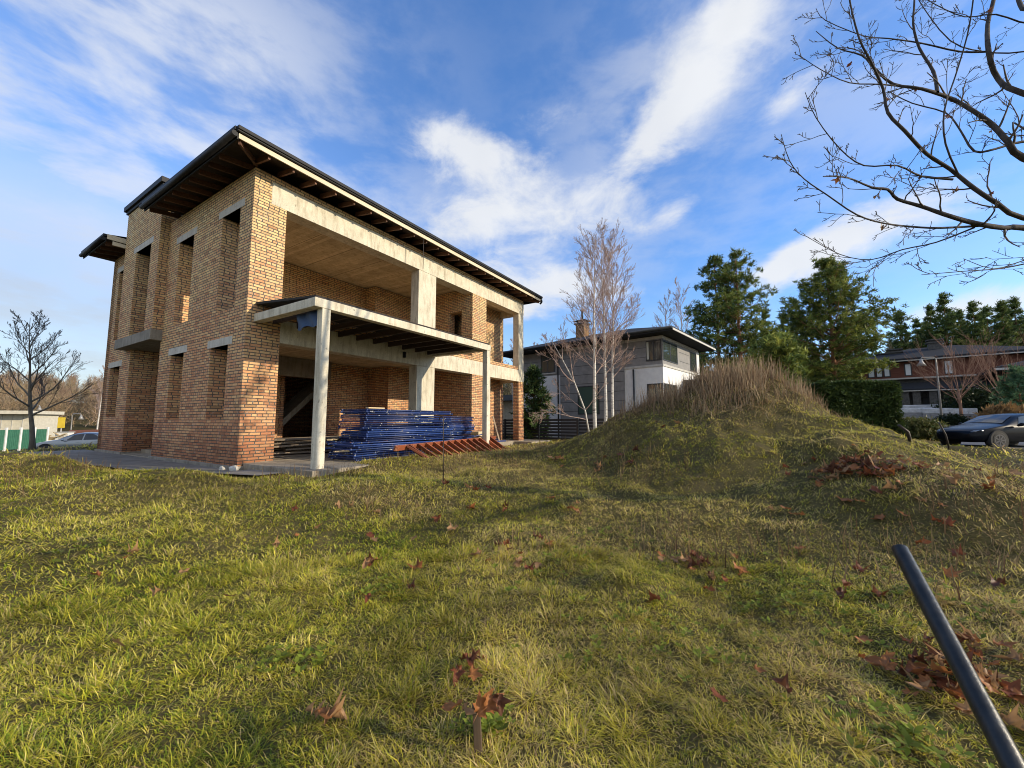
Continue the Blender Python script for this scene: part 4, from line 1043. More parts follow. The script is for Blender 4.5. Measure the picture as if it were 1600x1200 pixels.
FP = [(1235, 52, .80, 'forest pine between the bushy pine and the broad pine'), (1255, 56, .98, 'forest pine just left of the broad pine'), (1345, 58, .85, 'forest pine at the right skirt of the broad pine'), (1205, 60, .92, 'forest pine behind the low bushy pine'), (1372, 60, .72, 'low forest pine above the vents of the brown house'),
      (1447, 66, .98, 'forest pine left of the tall chimney pine'), (1492, 58, 1.02, 'forest pine above the first red twig tree'), (1515, 63, .98, 'forest pine between the two red twig trees'), (1538, 57, .95, 'forest pine left of the second red twig tree'), (1560, 64, 1.08, 'forest pine above the second red twig tree'),
      (1582, 58, 1.05, 'forest pine near the right edge'), (1605, 60, 1.1, 'forest pine cut by the right edge'), (1500, 70, 1.08, 'forest pine far back behind the first red twig tree'), (1548, 74, 1.12, 'forest pine far back behind the second red twig tree'), (1400, 72, .8, 'forest pine low behind the gap'), (1460, 76, 1.05, 'forest pine far back left of the chimney'), (1280, 66, .75, 'forest pine behind the broad pine trunk'), (1320, 70, .8, 'forest pine in the shade behind the broad pine'), (1590, 72, 1.2, 'forest pine far back at the right edge'), (1520, 80, 1.2, 'forest pine farthest back above the lamp'), (1100, 58, .7, 'forest pine behind the right wall of the grey house'), (1180, 66, .8, 'forest pine far behind the heap'), (1430, 84, 1.05, 'forest pine farthest back in the gap')]
for px, Y, s_, lab in FP:
    c_ = copy_tree(fd); c_.location = put(px, Y); c_.rotation_euler.z = rnd.uniform(0, 6.28); k = s_ * rnd.uniform(.95, 1.05); c_.scale = (k * 1.08, k * 1.08, k); tag(c_, lab)
# pines on the sunny side out of the picture: they shade the heap and the right foreground
for i, (x_, y_, s_) in enumerate(((30, -7.5, .46), (31, -3.0, .42), (32, 5.0, .44), (34, 1.0, .45))):
    c_ = copy_tree(fd); c_.location = (x_, y_, th(x_, y_) - .1); c_.rotation_euler.z = i * 1.3; c_.scale = (s_ * 1.2, s_ * 1.2, s_); tag(c_, 'dark pine standing beyond the right edge of the picture', group='pines beyond the right edge')

# red-twigged pollards by the road, dark shrubs, hedge
def pollard(g, H, r):
    out = [([Vector((0, 0, 0)), Vector((.02, 0, H * .28)), Vector((0, .03, H * .45))], [r, r * .8, r * .7], 0)]
    for j in range(13):
        az = j * 2.4; el = g.uniform(.5, 1.25); q = Vector((0, 0, H * g.uniform(.24, .45)))
        d = Vector((math.cos(az) * math.cos(el), math.sin(az) * math.cos(el), math.sin(el)))
        grow(g, q, d, H * g.uniform(.42, .68), .026, 1, 3, out, .05, .09, (4, 6), (.45, .8), (.2, .5), .15, 4, 0)
    return out
pr = tree_object('pollard_tree', put(1502, 27.5), pollard(random.Random(3), 5.6, .1), 1, (M['twig_red'], M['twig_red']), 'red twigged leafless tree, left one beside the street lamp', 'red twigged trees along the road', minr=.007)
c_ = copy_tree(pr); c_.location = put(1567, 27); c_.rotation_euler.z = 2.1; tag(c_, 'red twigged leafless tree, right one above the brown grass clump')

def leafmass(name, pts, size, cols, mat, label, cat, n, parent=None, up=.3, rng=rg, loc=(0, 0, 0)):
    """many small leaf faces spread through a volume given by a sampler"""
    P, dark = pts(n); N = len(P)
    d = rng.normal(0, 1, (N, 3)); d[:, 2] += up; d /= np.linalg.norm(d, axis=1)[:, None]
    e = rng.normal(0, 1, (N, 3)); e -= d * (e * d).sum(1)[:, None]; e /= np.linalg.norm(e, axis=1)[:, None]
    L_ = size * (.6 + .8 * rng.random(N)); wd = L_ * .28
    V = np.stack([P - e * wd[:, None], P + e * wd[:, None], P + d * L_[:, None]], 1).reshape(-1, 3)
    C = np.repeat(pal(rng.random(N), cols) * dark[:, None], 3, 0)
    o = fast_mesh(name, V, np.arange(N * 3), np.full(N, 3), C, mat, parent); o.location = loc
    return tag(o, label, cat)
# clipped thuja hedge: a wall of sprays with an uneven face
def hedge_pts(n):
    s_ = rg.random(n); L_, Wd, H = 3.35, 1.5, 2.95
    x = rg.uniform(0, L_, n); y = rg.uniform(0, Wd, n); z = rg.uniform(0, H, n)
    face = rg.integers(0, 4, n); x = np.where(face == 1, L_ * (rg.random(n) < .5), x); y = np.where(face == 0, 0, y); z = np.where(face == 2, H, z); y = np.where(face == 3, rg.uniform(0, .25, n), y)
    b = (fbm(x * 1.3 + 5, z * 1.3, 61, 3) - .5); y = y + b * .35 + rg.normal(0, .05, n); x = x + rg.normal(0, .06, n); z = z + (fbm(x * 1.5, y * 1.5 + 9, 65, 2) - .5) * .28 * (z / H)
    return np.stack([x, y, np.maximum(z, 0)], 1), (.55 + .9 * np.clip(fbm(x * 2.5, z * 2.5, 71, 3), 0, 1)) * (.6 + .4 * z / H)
hp = at(1282, 600, 19.2); hp.z = th(hp.x, hp.y) - .05
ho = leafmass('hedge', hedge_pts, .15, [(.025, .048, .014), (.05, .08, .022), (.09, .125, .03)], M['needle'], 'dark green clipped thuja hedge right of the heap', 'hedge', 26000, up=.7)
ho.location = hp; ho.rotation_euler.z = R(-8)
m = MB(); m.box((.25, .3, .1), (3.1, 1.25, 2.7)); m.build('inner_branches', M['twig_dark'], ho)
def dome(L_, H, dens_pow=.33):
    def f(n):
        d = rg.normal(0, 1, (n, 3)); d[:, 2] = np.abs(d[:, 2]); d /= np.linalg.norm(d, axis=1)[:, None]
        r_ = rg.random(n) ** dens_pow * (.85 + .3 * rg.random(n)); P = d * r_[:, None] * np.array([L_, L_, H])
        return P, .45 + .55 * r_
    return f
def shrub(name, px, Y, L_, H, size, cols, n, label, up=.4, mat='needle', cat='shrub'):
    p = at(px, 650, Y); p.z = th(p.x, p.y) - .03; o = leafmass(name, dome(L_, H), size, cols, M[mat], label, cat, n, up=up); o.location = p; return o
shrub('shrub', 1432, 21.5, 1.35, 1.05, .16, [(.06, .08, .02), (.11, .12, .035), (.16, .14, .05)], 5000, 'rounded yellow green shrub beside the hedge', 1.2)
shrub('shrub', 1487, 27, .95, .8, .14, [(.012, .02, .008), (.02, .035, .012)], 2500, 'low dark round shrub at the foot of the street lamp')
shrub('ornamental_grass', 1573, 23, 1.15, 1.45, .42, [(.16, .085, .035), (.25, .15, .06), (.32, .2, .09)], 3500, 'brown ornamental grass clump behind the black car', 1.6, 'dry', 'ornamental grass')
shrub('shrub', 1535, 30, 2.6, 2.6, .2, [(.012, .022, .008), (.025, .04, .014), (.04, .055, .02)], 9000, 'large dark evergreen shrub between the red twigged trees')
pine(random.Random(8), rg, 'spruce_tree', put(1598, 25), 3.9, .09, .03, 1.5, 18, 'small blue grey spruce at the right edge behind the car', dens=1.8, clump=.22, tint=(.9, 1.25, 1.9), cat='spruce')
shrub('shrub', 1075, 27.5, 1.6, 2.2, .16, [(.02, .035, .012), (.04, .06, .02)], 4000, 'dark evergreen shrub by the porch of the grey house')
# far wooded ground at the left and along the whole horizon: nobody could count these
def far_wood(name, n, a0, a1, r0, r1, h0, h1, cols, label, seed):
    q = np.random.default_rng(seed); a = np.radians(q.uniform(a0, a1, n)); r_ = q.uniform(r0, r1, n); x = np.sin(a) * r_; y = np.cos(a) * r_; z = terrain(x, y)
    K = 260; H = q.uniform(h0, h1, n); N = n * K
    t = np.repeat(H, K); u = q.random(N) ** .6; ang = q.uniform(0, 6.28, N); rad_ = t * .30 * np.sqrt(q.random(N)) * (1.1 - .75 * u)
    P = np.stack([np.repeat(x, K) + np.cos(ang) * rad_, np.repeat(y, K) + np.sin(ang) * rad_, np.repeat(z, K) + t * (.08 + .9 * u)], 1)
    d = q.normal(0, 1, (N, 3)); d[:, 2] = np.abs(d[:, 2]) + .8; d /= np.linalg.norm(d, axis=1)[:, None]; e = np.cross(d, q.normal(0, 1, (N, 3))); e /= np.linalg.norm(e, axis=1)[:, None]
    L_ = t * .2; V = np.stack([P - e * (L_ * .028)[:, None], P + e * (L_ * .028)[:, None], P + d * L_[:, None]], 1).reshape(-1, 3)
    C = np.repeat(pal(np.repeat(q.random(n), K) * .8 + .2 * q.random(N), cols), 3, 0)
    tag(fast_mesh(name, V, np.arange(N * 3), np.full(N, 3), C, M['dry']), label, 'woodland', kind='stuff')
far_wood('far_wood', 330, -66, -40, 75, 150, 3.5, 6.8, [(.24, .17, .13), (.34, .24, .16), (.30, .25, .15), (.42, .29, .17), (.27, .22, .21)], 'brown leafless autumn woodland on the rise at the far left', 1)
far_wood('far_wood', 700, -40, 88, 95, 175, 9, 15, [(.05, .07, .035), (.08, .10, .045), (.20, .16, .11), (.06, .075, .04)], 'dark mixed woodland closing the far horizon', 2)
# ------------------------------------------------------------------ things in and around the brick house
def painted(name, c, chip, chips=.56, rough=.45, scale=9):
    t = NT(name); ob = t.coord('Object'); oi = t.node('ShaderNodeObjectInfo')
    off = t.node('ShaderNodeVectorMath', operation='ADD'); t.link(ob, off.inputs[0])
    sc_ = t.node('ShaderNodeCombineXYZ'); t.link(t.math('MULTIPLY', oi.outputs['Random'], 40), sc_.inputs[0]); t.link(sc_.outputs[0], off.inputs[1])
    f = t.noise(t.scaled(off.outputs[0], (.5, 1, 1)), scale, 5, .7); k = t.math('GREATER_THAN', f, chips)
    b = t.mix(1, c, t.ramp(oi.outputs['Random'], [(0, (.35, .35, .4)), (1, (1.5, 1.4, 1.25))]), 'MULTIPLY')
    cc_ = t.ramp(t.noise(off.outputs[0], 23, 2), [(.42, chip[0]), (.6, chip[1])])
    t.base(t.mix(k, b, cc_)); t.set(Roughness=rough); return t.m
M['blue'] = painted('chipped_blue_paint', (.018, .05, .21), ((.03, .03, .035), (.75, .75, .72)), .60)
M['rust'] = painted('rust_red_primer', (.30, .085, .035), ((.16, .05, .025), (.36, .14, .07)), .55, .7)
M['blue_tarp'] = simple('blue_tarpaulin', (.008, .03, .09), (.015, .05, .14), 3, .5)
M['black_pipe'] = simple('black_pipe', (.012, .013, .013), (.028, .03, .03), 30, .4, .15, stretch=(1, 1, .1))
M['iron'] = simple('dark_iron', (.02, .018, .018), (.06, .04, .03), 12, .6)

def frame_mesh(g):
    m = MB(); Lx, Ly = 3.25, 1.0; r = .021
    for y in (0, Ly): m.tube([(0, y, 0), (Lx, y, 0)], r, 8)
    for x in (.05, .55, 1.1, 1.65, 2.2, 2.75, 3.2): m.tube([(x, 0, 0), (x, Ly, 0)], r * .85, 6, cap=False)
    m.tube([(.55, 0, 0), (1.65, Ly, 0)], r * .6, 5); m.tube([(2.75, 0, 0), (1.65, Ly, 0)], r * .6, 5)
    for x in (0.0, Lx): m.tube([(x, 0, -.024), (x, 0, .024)], r * 1.25, 8); m.tube([(x, Ly, -.024), (x, Ly, .024)], r * 1.25, 8)
    return m
proto = frame_mesh(rnd).build('scaffold_section', M['blue']); proto.data.materials[0] = M['blue']
def frame(u, v, z, rz, label, group, first=[True], sx=1.0):
    o = proto if first[0] else proto.copy()
    if not first[0]: col.objects.link(o)
    first[0] = False
    o.location = hw(u, v, z); o.rotation_euler = (rnd.gauss(0, .004), rnd.gauss(0, .004), R(90) - AZ + rz); o.scale = (sx, 1, 1)
    tag(o, label, 'scaffolding', group)
n_ = 25
for i in range(n_):
    z = .13 + .0525 * i; low = i < 9
    lab = 'topmost blue scaffold section of the near stack under the canopy' if i == n_ - 1 else 'bottom blue scaffold section of the near stack in the grass' if i == 0 else ('blue scaffold section in the lower, projecting half of the near stack' if low else 'paint spattered blue scaffold section in the upper half of the near stack')
    frame((1.72 if low else 2.02) + rnd.gauss(0, .05), -2.02 + rnd.gauss(0, .03), z, rnd.gauss(0, .012), lab, 'blue frames in the lower near stack' if low else 'blue frames in the upper near stack')
for i in range(21):
    z = .13 + .055 * i
    frame(4.9 + rnd.gauss(0, .04), -1.75 + rnd.gauss(0, .04), z, rnd.gauss(0, .015), 'topmost blue scaffold section of the farther, lower stack' if i == 20 else 'blue scaffold section in the farther, lower stack beside the column', 'blue frames in the farther stack', sx=.57)
# pale offcuts on and beside the stack
for i, (u, v, z, L_, lab) in enumerate(((2.35, -1.6, 1.45, .55, 'pale board lying on top of the blue frame stack'), (1.55, -1.2, .62, .4, 'pale board end sticking out left of the blue frame stack'), (1.5, -1.5, .34, .4, 'short pale offcut low at the left end of the blue frames'))):
    m = MB(); m.box((0, -.06, -.016), (L_, .06, .016)); o = tag(m.build('board', M['newwood'], None, .003), lab, 'board'); o.location = hw(u, v, z); o.rotation_euler = (0, 0, R(90) - AZ + rnd.gauss(0, .2))
# rust-red stair ladder lying on its side against the frames
lad = empty('stair_ladder', hw(2.35, -2.95, .0), R(90) - AZ, 'rust red steel stair ladder lying on edge in front of the blue frames', 'ladder')
pa_, pb_ = Vector((0.15, .42, .40)), Vector((5.0, .62, .48)); qa, qb = Vector((.35, -.2, -.02)), Vector((4.9, -.12, .06))
m = MB(); m.beam(pa_, pb_, .05, .14, (0, -.5, 1)); m.build('stringer', M['rust'], lad, .004)
m = MB(); m.beam(qa, qb, .05, .12, (0, -.5, 1)); m.build('stringer', M['rust'], lad, .004)
for i in range(13):
    t = .1 + .068 * i; a = pa_.lerp(pb_, t) + Vector((0, -.03, .03)); b = qa.lerp(qb, t + .035)
    m = MB(); m.beam(a, b, .15, .028, (1, 0, .55)); m.build('tread', M['rust'], lad)
m = MB(); m.beam(Vector((.55, .38, .44)), Vector((.95, -.32, -.02)), .07, .05); m.build('brace', M['rust'], lad)
# loose blue tubes and rubble beyond the stack
for i in range(8):
    m = MB(); L_ = rnd.uniform(.8, 1.6); m.tube([(-L_ / 2, 0, 0), (L_ / 2, 0, 0)], .022, 8); o = m.build('scaffold_tube', M['blue'])
    tag(o, 'loose blue scaffold tube in the tangle right of the stacks', 'tube', 'loose blue tubes by the far canopy post'); o.location = hw(8.1 + rnd.gauss(0, .5), -1.1 + rnd.gauss(0, .3), .12 + .05 * i); o.rotation_euler = (0, rnd.gauss(0, .12), rnd.uniform(0, 3.1))
for i, (u, v, c_) in enumerate(((7.4, -.25, .55), (7.75, -.2, .3))):
    m = MB()
    for k in range(4): m.box((-.13 + rnd.gauss(0, .02), -.2, k * .14), (.17 + rnd.gauss(0, .02), .2, k * .14 + .13))
    o = m.build('block_pile', M['newwood'], None, .01); o.location = hw(u + 1.6, v, .1); o.rotation_euler = (0, 0, 1 + i)
    tag(o, 'small pile of pale blocks behind the far canopy post' if i == 0 else 'lower pile of pale blocks nearer the brick pier', 'blocks')
m = MB(); m.beam((0, 0, 0), (-.35, .3, 1.25), .1, .025); o = m.build('plank', M['oldwood']); tag(o, 'weathered plank leaning on the brick wall of the open corner bay', 'plank'); o.location = hw(12.0, .6, .1)
# weathered planks piled inside the ground floor
pp = None
for i in range(6):
    for j in range(6):
        L_ = rnd.uniform(2.4, 3.6); m = MB(); m.box((0, -.085, -.022), (L_, .085, .022)); o = m.build('plank', M['oldwood'], None, .004)
        top_ = i == 5
        o.location = hw(.95 + abs(rnd.gauss(0, .25)), .75 + .21 * j + rnd.gauss(0, .03), .14 + .085 * i + rnd.gauss(0, .012)); o.rotation_euler = (rnd.gauss(0, .05), rnd.gauss(0, .014), R(90) - AZ + rnd.gauss(0, .05))
        tag(o, 'weathered plank in the top layer of the indoor plank pile' if top_ else 'weathered plank lower down in the indoor plank pile', 'plank', 'planks in the top layer indoors' if top_ else 'planks lower in the indoor pile')
# tarpaulin under the canopy, cable from the eaves
m = MB(); N = 10; vs = []
for i in range(N + 1):
    for j in range(5): vs.append((.40 + .03 * math.sin(i * 1.1 + j) , -2.38 + .085 * i, 3.54 - (.085 + .008 * math.sin(i * .9)) * j))
m.add(vs, [(i * 5 + j, i * 5 + j + 1, i * 5 + j + 6, i * 5 + j + 5) for i in range(N) for j in range(4)], True)
o = m.build('tarpaulin', M['blue_tarp']); o.location = HC; o.rotation_euler = (0, 0, R(90) - AZ); tag(o, 'dark blue tarpaulin hanging under the near canopy beam', 'tarpaulin')
m = MB(); m.tube([(5.2, -.70, 7.55), (5.2, -.70, 7.2), (5.215, -.69, 6.9), (5.225, -.68, 6.65), (5.24, -.66, 6.45)], .011, 6); o = m.build('cable', M['iron']); o.location = HC; o.rotation_euler = (0, 0, R(90) - AZ); tag(o, 'thin black cable hanging from the long eaves', 'cable')
# concrete rubble at the house corner
for i, (u, v, s_) in enumerate(((-.12, -.12, .09), (-.2, .25, .06))):
    bmx = bmesh.new(); bmesh.ops.create_icosphere(bmx, subdivisions=2, radius=s_)
    for v_ in bmx.verts: v_.co *= 1 + rnd.uniform(-.25, .25)
    me = bpy.data.meshes.new('rubble'); bmx.to_mesh(me); bmx.free(); me.materials.append(M['lintel']); o = bpy.data.objects.new('rubble', me); col.objects.link(o); o.location = hw(u, v, -.02)
    tag(o, 'pale lump of concrete rubble at the foot of the near corner' if i == 0 else 'smaller rubble lump left of the near corner', 'rubble')

# black leaning pipe in the foreground, stake, iron rod, leaning stakes
top_ = at(1406, 858, 1.42); q = at(1585, 1200, .97); d_ = (q - top_).normalized(); zb = 0
k = (top_.z + .06) / -d_.z; foot = top_ + d_ * k
pipe = empty('metal_pipe', (foot.x, foot.y, foot.z), 0, 'black steel pipe leaning out of the ground in the right foreground', 'pipe')
loc_t = top_ - foot; m = MB(); nseg = 24
P = [loc_t * (i / nseg) for i in range(nseg + 1)]; m.tube(P, .0232, 24, cap=False); m.tube([P[-1] - loc_t.normalized() * .02, P[-1]], [.0195, .0195], 24, cap=False); m.build('tube_wall', M['black_pipe'], pipe)
m = MB(); m.tube([P[-1] - loc_t.normalized() * .004, P[-1] + loc_t.normalized() * .0015], [.0229, .0225], 24); m.build('end_cap', M['black_pipe'], pipe)
sb = gnd(750, 1185); sb.z = th(sb.x, sb.y)
m = MB(); m.beam((0, .01, -.1), (-.02, .0, .225), .036, .02, (0, 1, 0)); o = m.build('wooden_stake', wood_mat('grey_stake', (.05, .035, .022), (.13, .09, .06), 2), None, .003); o.location = sb; tag(o, 'short grey wooden stake in the bottom foreground carrying dead leaves', 'stake')
for i in range(5):
    leaf(Vector((sb.x - .02 + (-.09, -.05, .02, .06, .1)[i], sb.y + rnd.gauss(0, .02), sb.z)), 1.0, 'curled leaf caught on top of the short wooden stake', 'leaves caught on the stake', dz=.20 + .012 * i, tilt=.5)
rb_ = gnd(693, 757); tp = at(686, 650, rb_.y)
m = MB(); hh = tp.z - rb_.z; m.tube([(0, 0, -.15), (-.012, 0, .5), (-.02, 0, hh - .04), (-.04, 0, hh), (-.09, .02, hh - .02), (-.1, .02, hh - .08)], .009, 7); o = m.build('iron_rod', M['iron']); o.location = rb_; tag(o, 'thin upright iron rod with hooked top before the blue frames', 'rod')
for px0, py0, px1, py1, lab in ((1424, 690, 1404, 664, 'short dark stake leaning left beside the rounded shrub'), (1484, 702, 1467, 660, 'thin dark curved stake near the front of the black car')):
    b_ = gnd(px0, py0); t_ = at(px1, py1, b_.y) - b_; m = MB(); m.tube([(0, 0, -.1), t_ * .5 + Vector((.05, 0, .02)), t_], [.028, .026, .022], 7); o = m.build('stake', M['iron']); o.location = b_; tag(o, lab, 'stake')

# ------------------------------------------------------------------ buildings round about
M['grey_panel'] = simple('grey_cladding', (.20, .195, .19), (.28, .27, .265), 3, .6, .15)
M['stucco'] = simple('pale_render', (.68, .68, .68), (.78, .78, .77), 3, .85, .15)
M['tile'] = simple('dark_roof_tiles', (.028, .031, .036), (.045, .048, .055), 8, .9, .3, spec=.12)
M['anthracite'] = simple('anthracite_trim', (.025, .028, .033), (.04, .044, .05), 6, .45)
M['trim'] = simple('pale_trim', (.42, .41, .39), (.55, .54, .5), 5, .7)
M['brown_brick'] = brick_mat('brown_brick', (.42, .36, .36))
M['redwood'] = wood_mat('red_brown_cladding', (.10, .032, .02), (.19, .065, .038), 0, rand=False)
M['stone'] = simple('grey_stone_wall', (.05, .05, .05), (.13, .125, .12), 7, .85, .4)
def glass_mat(name, c, rough=.04):
    t = NT(name); t.base(c); t.set(Roughness=rough); t.b.inputs['Specular IOR Level'].default_value = .9; return t.m
M['glass'] = glass_mat('window_glass', (.035, .045, .045)); M['glass_green'] = glass_mat('green_tinted_glass', (.07, .11, .09), .12); M['blind'] = glass_mat('white_blind_behind_glass', (.62, .66, .72), .2)
M['curtain'] = simple('curtain_cloth', (.42, .42, .36), (.6, .6, .52), 9, .8, stretch=(6, 6, .2))
def window(par, axis, s0, s1, z0, z1, t, outward, pane, mull=(), fr=.06, sash=None):
    """frame proud of the wall, pane set back inside it; axis 'y': wall plane x=t, axis 'x': wall plane y=t"""
    def B(m, a0, a1, b0, b1, c0, c1):
        c0, c1 = t + outward * c0, t + outward * c1
        m.box((c0, a0, b0), (c1, a1, b1)) if axis == 'y' else m.box((a0, c0, b0), (a1, c1, b1))
    m = MB(); B(m, s0, s0 + fr, z0, z1, -.08, .03); B(m, s1 - fr, s1, z0, z1, -.08, .03); B(m, s0 + fr, s1 - fr, z0, z0 + fr, -.08, .03); B(m, s0 + fr, s1 - fr, z1 - fr, z1, -.08, .03)
    for k in mull: B(m, k - fr * .5, k + fr * .5, z0 + fr, z1 - fr, -.07, .027)
    if sash: B(m, s0 + fr, s1 - fr, sash - .03, sash + .03, -.06, .024)
    f = m.build('window', M['anthracite'], par)
    p_ = MB(); B(p_, s0 + fr, s1 - fr, z0 + fr, z1 - fr, -.03, .01); p_.build('pane', M[pane], f)
    return f
def hip(mb, x0, x1, y0, y1, z, slope, th_=.18):
    w_ = min(x1 - x0, y1 - y0) / 2; h_ = w_ * slope
    if (x1 - x0) < (y1 - y0): r0, r1 = ((x0 + x1) / 2, y0 + w_, z + h_), ((x0 + x1) / 2, y1 - w_, z + h_)
    else: r0, r1 = (x0 + w_, (y0 + y1) / 2, z + h_), (x1 - w_, (y0 + y1) / 2, z + h_)
    b = [(x0, y0, z), (x1, y0, z), (x1, y1, z), (x0, y1, z)]; lo = [(p[0], p[1], z - th_) for p in b]
    vs = b + [r0, r1] + lo
    fs = [(0, 1, 4), (1, 2, 5, 4), (2, 3, 5), (3, 0, 4, 5)] if (x1 - x0) < (y1 - y0) else [(3, 0, 4), (0, 1, 5, 4), (1, 2, 5), (2, 3, 4, 5)]
    fs += [(0, 6, 7, 1), (1, 7, 8, 2), (2, 8, 9, 3), (3, 9, 6, 0), (9, 8, 7, 6)]
    mb.add(vs, fs)

# grey and white house; x runs away along its right front, y leftwards along its long front
H2 = empty('grey_house', (8.446, 22, .4), R(49), 'modern grey clad and white rendered two storey house with dark hip roof', 'house')
def P2(name, m, mat, label=None, parent=None, bevel=0): return tag(m.build(name, M[mat], parent or H2, bevel), label)
m = MB(); m.box((.02, .02, -.3), (6.6, 2.3, 4.16)); P2('wall', m, 'stucco', 'white rendered lower wall with a corner window')
m = MB(); m.box((-.03, -.03, 4.16), (6.64, 2.33, 4.28)); P2('string_course', m, 'trim')
m = MB(); m.box((.02, .02, 4.28), (6.6, 2.3, 5.9)); P2('wall', m, 'grey_panel', 'grey clad upper wall with a corner window')
m = MB(); m.box((-.07, 2.3, -.3), (6.6, 6.85, 5.9)); P2('wall', m, 'grey_panel', 'full height grey panelled wall')
m = MB(); m.box((.2, 6.85, -.3), (6.6, 11.3, 4.2)); P2('wall', m, 'stucco', 'white rendered wall at the left end')
m = MB(); m.box((.2, 6.85, 4.2), (6.6, 11.3, 5.9)); P2('wall', m, 'grey_panel', 'grey clad upper wall at the left end')
m = MB()
for z in (.55, 1.12, 1.7, 2.28, 2.86, 3.44, 4.02, 4.6, 5.18): m.box((-.078, 2.3, z), (-.07, 6.85, z + .025))
P2('panel_joints', m, 'anthracite')
m = MB()
for z in (4.75, 5.3): m.box((.012, .9, z), (.02, 2.3, z + .02)); m.box((2.75, .012, z), (4.75, .02, z + .02))
P2('panel_joints', m, 'anthracite')
m = MB()
for z in (4.7, 5.25): m.box((.192, 6.85, z), (.2, 11.3, z + .02))
P2('panel_joints', m, 'anthracite')
m = MB(); m.box((-.1, 2.25, 5.72), (-.07, 6.9, 5.9)); P2('frieze', m, 'trim'); m = MB(); m.box((.0, -.02, 5.74), (6.62, .02, 5.9)); m.box((-.02, .02, 5.74), (.02, 2.25, 5.9)); P2('frieze', m, 'trim')
rf = MB(); hip(rf, -.9, 7.5, -.9, 12.0, 6.12, .30, .2); roof2 = P2('roof', rf, 'tile')
m = MB(); m.box((-.93, -.93, 5.93), (7.53, -.905, 6.04)); P2('fascia', m, 'trim', None, roof2); m = MB(); m.tube([(-.97, -.9, 6.07), (-.97, 12, 6.07)], .075, 8); P2('gutter', m, 'anthracite', None, roof2)
for y_ in (6.98, 1.72):
    m = MB(); m.tube([(-.95, y_, 6.0), (-.5, y_, 5.85), (-.14, y_, 5.6), (-.14, y_, -.2)] if y_ > 3 else [(-.06, y_, 4.1), (-.06, y_, -.2)], .05, 8); P2('downpipe', m, 'anthracite')
window(H2, 'y', .05, .95, 4.5, 5.68, .02, -1, 'glass', (.5,)); window(H2, 'x', .05, 2.45, 4.5, 5.68, .02, -1, 'glass', (1.25,))
window(H2, 'y', .05, .95, 1.75, 3.2, .02, -1, 'glass', ()); window(H2, 'x', .05, 2.2, 1.75, 3.2, .02, -1, 'glass', (1.1,))
window(H2, 'y', 3.96, 5.5, 1.5, 3.3, -.07, -1, 'glass_green'); window(H2, 'x', 4.9, 6.1, 4.35, 5.62, .02, -1, 'glass')
window(H2, 'y', 7.45, 8.65, 4.42, 5.8, .2, -1, 'glass', (8.05,)); m = MB(); m.box((.12, 7.35, 4.32), (.2, 8.75, 4.40)); P2('window_sill', m, 'trim')
m = MB(); m.box((-.03, .78, 4.6), (-.02, .9, 5.6)); P2('curtain', m, 'curtain')
m = MB(); m.box((6.1, -.05, 4.2), (6.66, .02, 5.74)); P2('wall', m, 'stucco', 'pale rendered end strip')
pc = empty('porch', (0, 0, 0), parent=H2)
m = MB(); m.box((3.3, -1.9, 3.35), (6.6, -.06, 3.62)); P2('porch_roof', m, 'anthracite', None, pc); m = MB(); m.box((3.5, -1.75, -.3), (3.7, -1.55, 3.35)); P2('porch_post', m, 'anthracite', None, pc)
ch = MB(); ch.box((2.3, 6.35, 5.9), (3.0, 7.05, 8.05)); chim = P2('chimney', ch, 'brown_brick', 'brown brick chimney with metal cowl', roof2)
# (cap pieces belong to the chimney's top: same part)
m = MB(); m.box((2.2, 6.25, 8.05), (3.1, 7.15, 8.15)); m.add([(2.15, 6.2, 8.32), (3.15, 6.2, 8.32), (3.15, 7.2, 8.32), (2.15, 7.2, 8.32), (2.65, 6.7, 8.5)], [(0, 1, 4), (1, 2, 4), (2, 3, 4), (3, 0, 4), (3, 2, 1, 0)]); m.box((2.35, 6.4, 8.15), (2.95, 7.0, 8.32)); m.tube([(2.65, 6.7, 8.45), (2.65, 6.7, 9.1)], .08, 8); m.tube([(2.65, 6.7, 9.1), (2.65, 6.7, 9.16)], .15, 8); P2('chimney_cap', m, 'anthracite', None, roof2)
# dark flat roofed outbuilding at its left
ob_ = empty('outbuilding', hw(0, 0, 0) * 0 + at(802, 650, 33), R(49), 'low beige outbuilding with flat dark roof seen through the open corner bay', 'outbuilding'); ob_.location.z = .4
m = MB(); m.box((0, -2.5, -.3), (5, 2.5, 2.75)); m.build('wall', simple('beige_block_wall', (.30, .26, .19), (.42, .37, .28), 5, .85), ob_)
m = MB(); m.box((-.9, -3.0, 2.75), (5.6, 3.0, 3.2)); m.build('flat_roof', M['anthracite'], ob_)
# slat fence before the grey house
def slat_fence(a, b, H, label, mat, nsl, name='slat_fence'):
    a, b = Vector(a), Vector(b); L_ = (b - a).length; n = max(2, int(L_ / 2.2)); rt = empty(name, (a.x, a.y, th(a.x, a.y)), math.atan2(b.y - a.y, b.x - a.x), label, 'fence'); dz = th(b.x, b.y) - th(a.x, a.y)
    m = MB()
    for k in range(nsl):
        z = .12 + (H - .14) * k / (nsl - 1); m.beam((0, -.03, z), (L_, -.03, z + dz), .025, (H - .1) / nsl * .78)
    m.build('slats', mat, rt)
    for k in range(n + 1):
        t = k / n; m = MB(); m.box((L_ * t - .05, 0, -.2 + dz * t), (L_ * t + .05, .09, H + .06 + dz * t)); m.build('post', mat, rt)
    return rt
slat_fence((7.6, 18.4, 0), (-2.4, 26.8, 0), 1.18, 'low black horizontal slat fence in front of the grey and white house', M['anthracite'], 7)

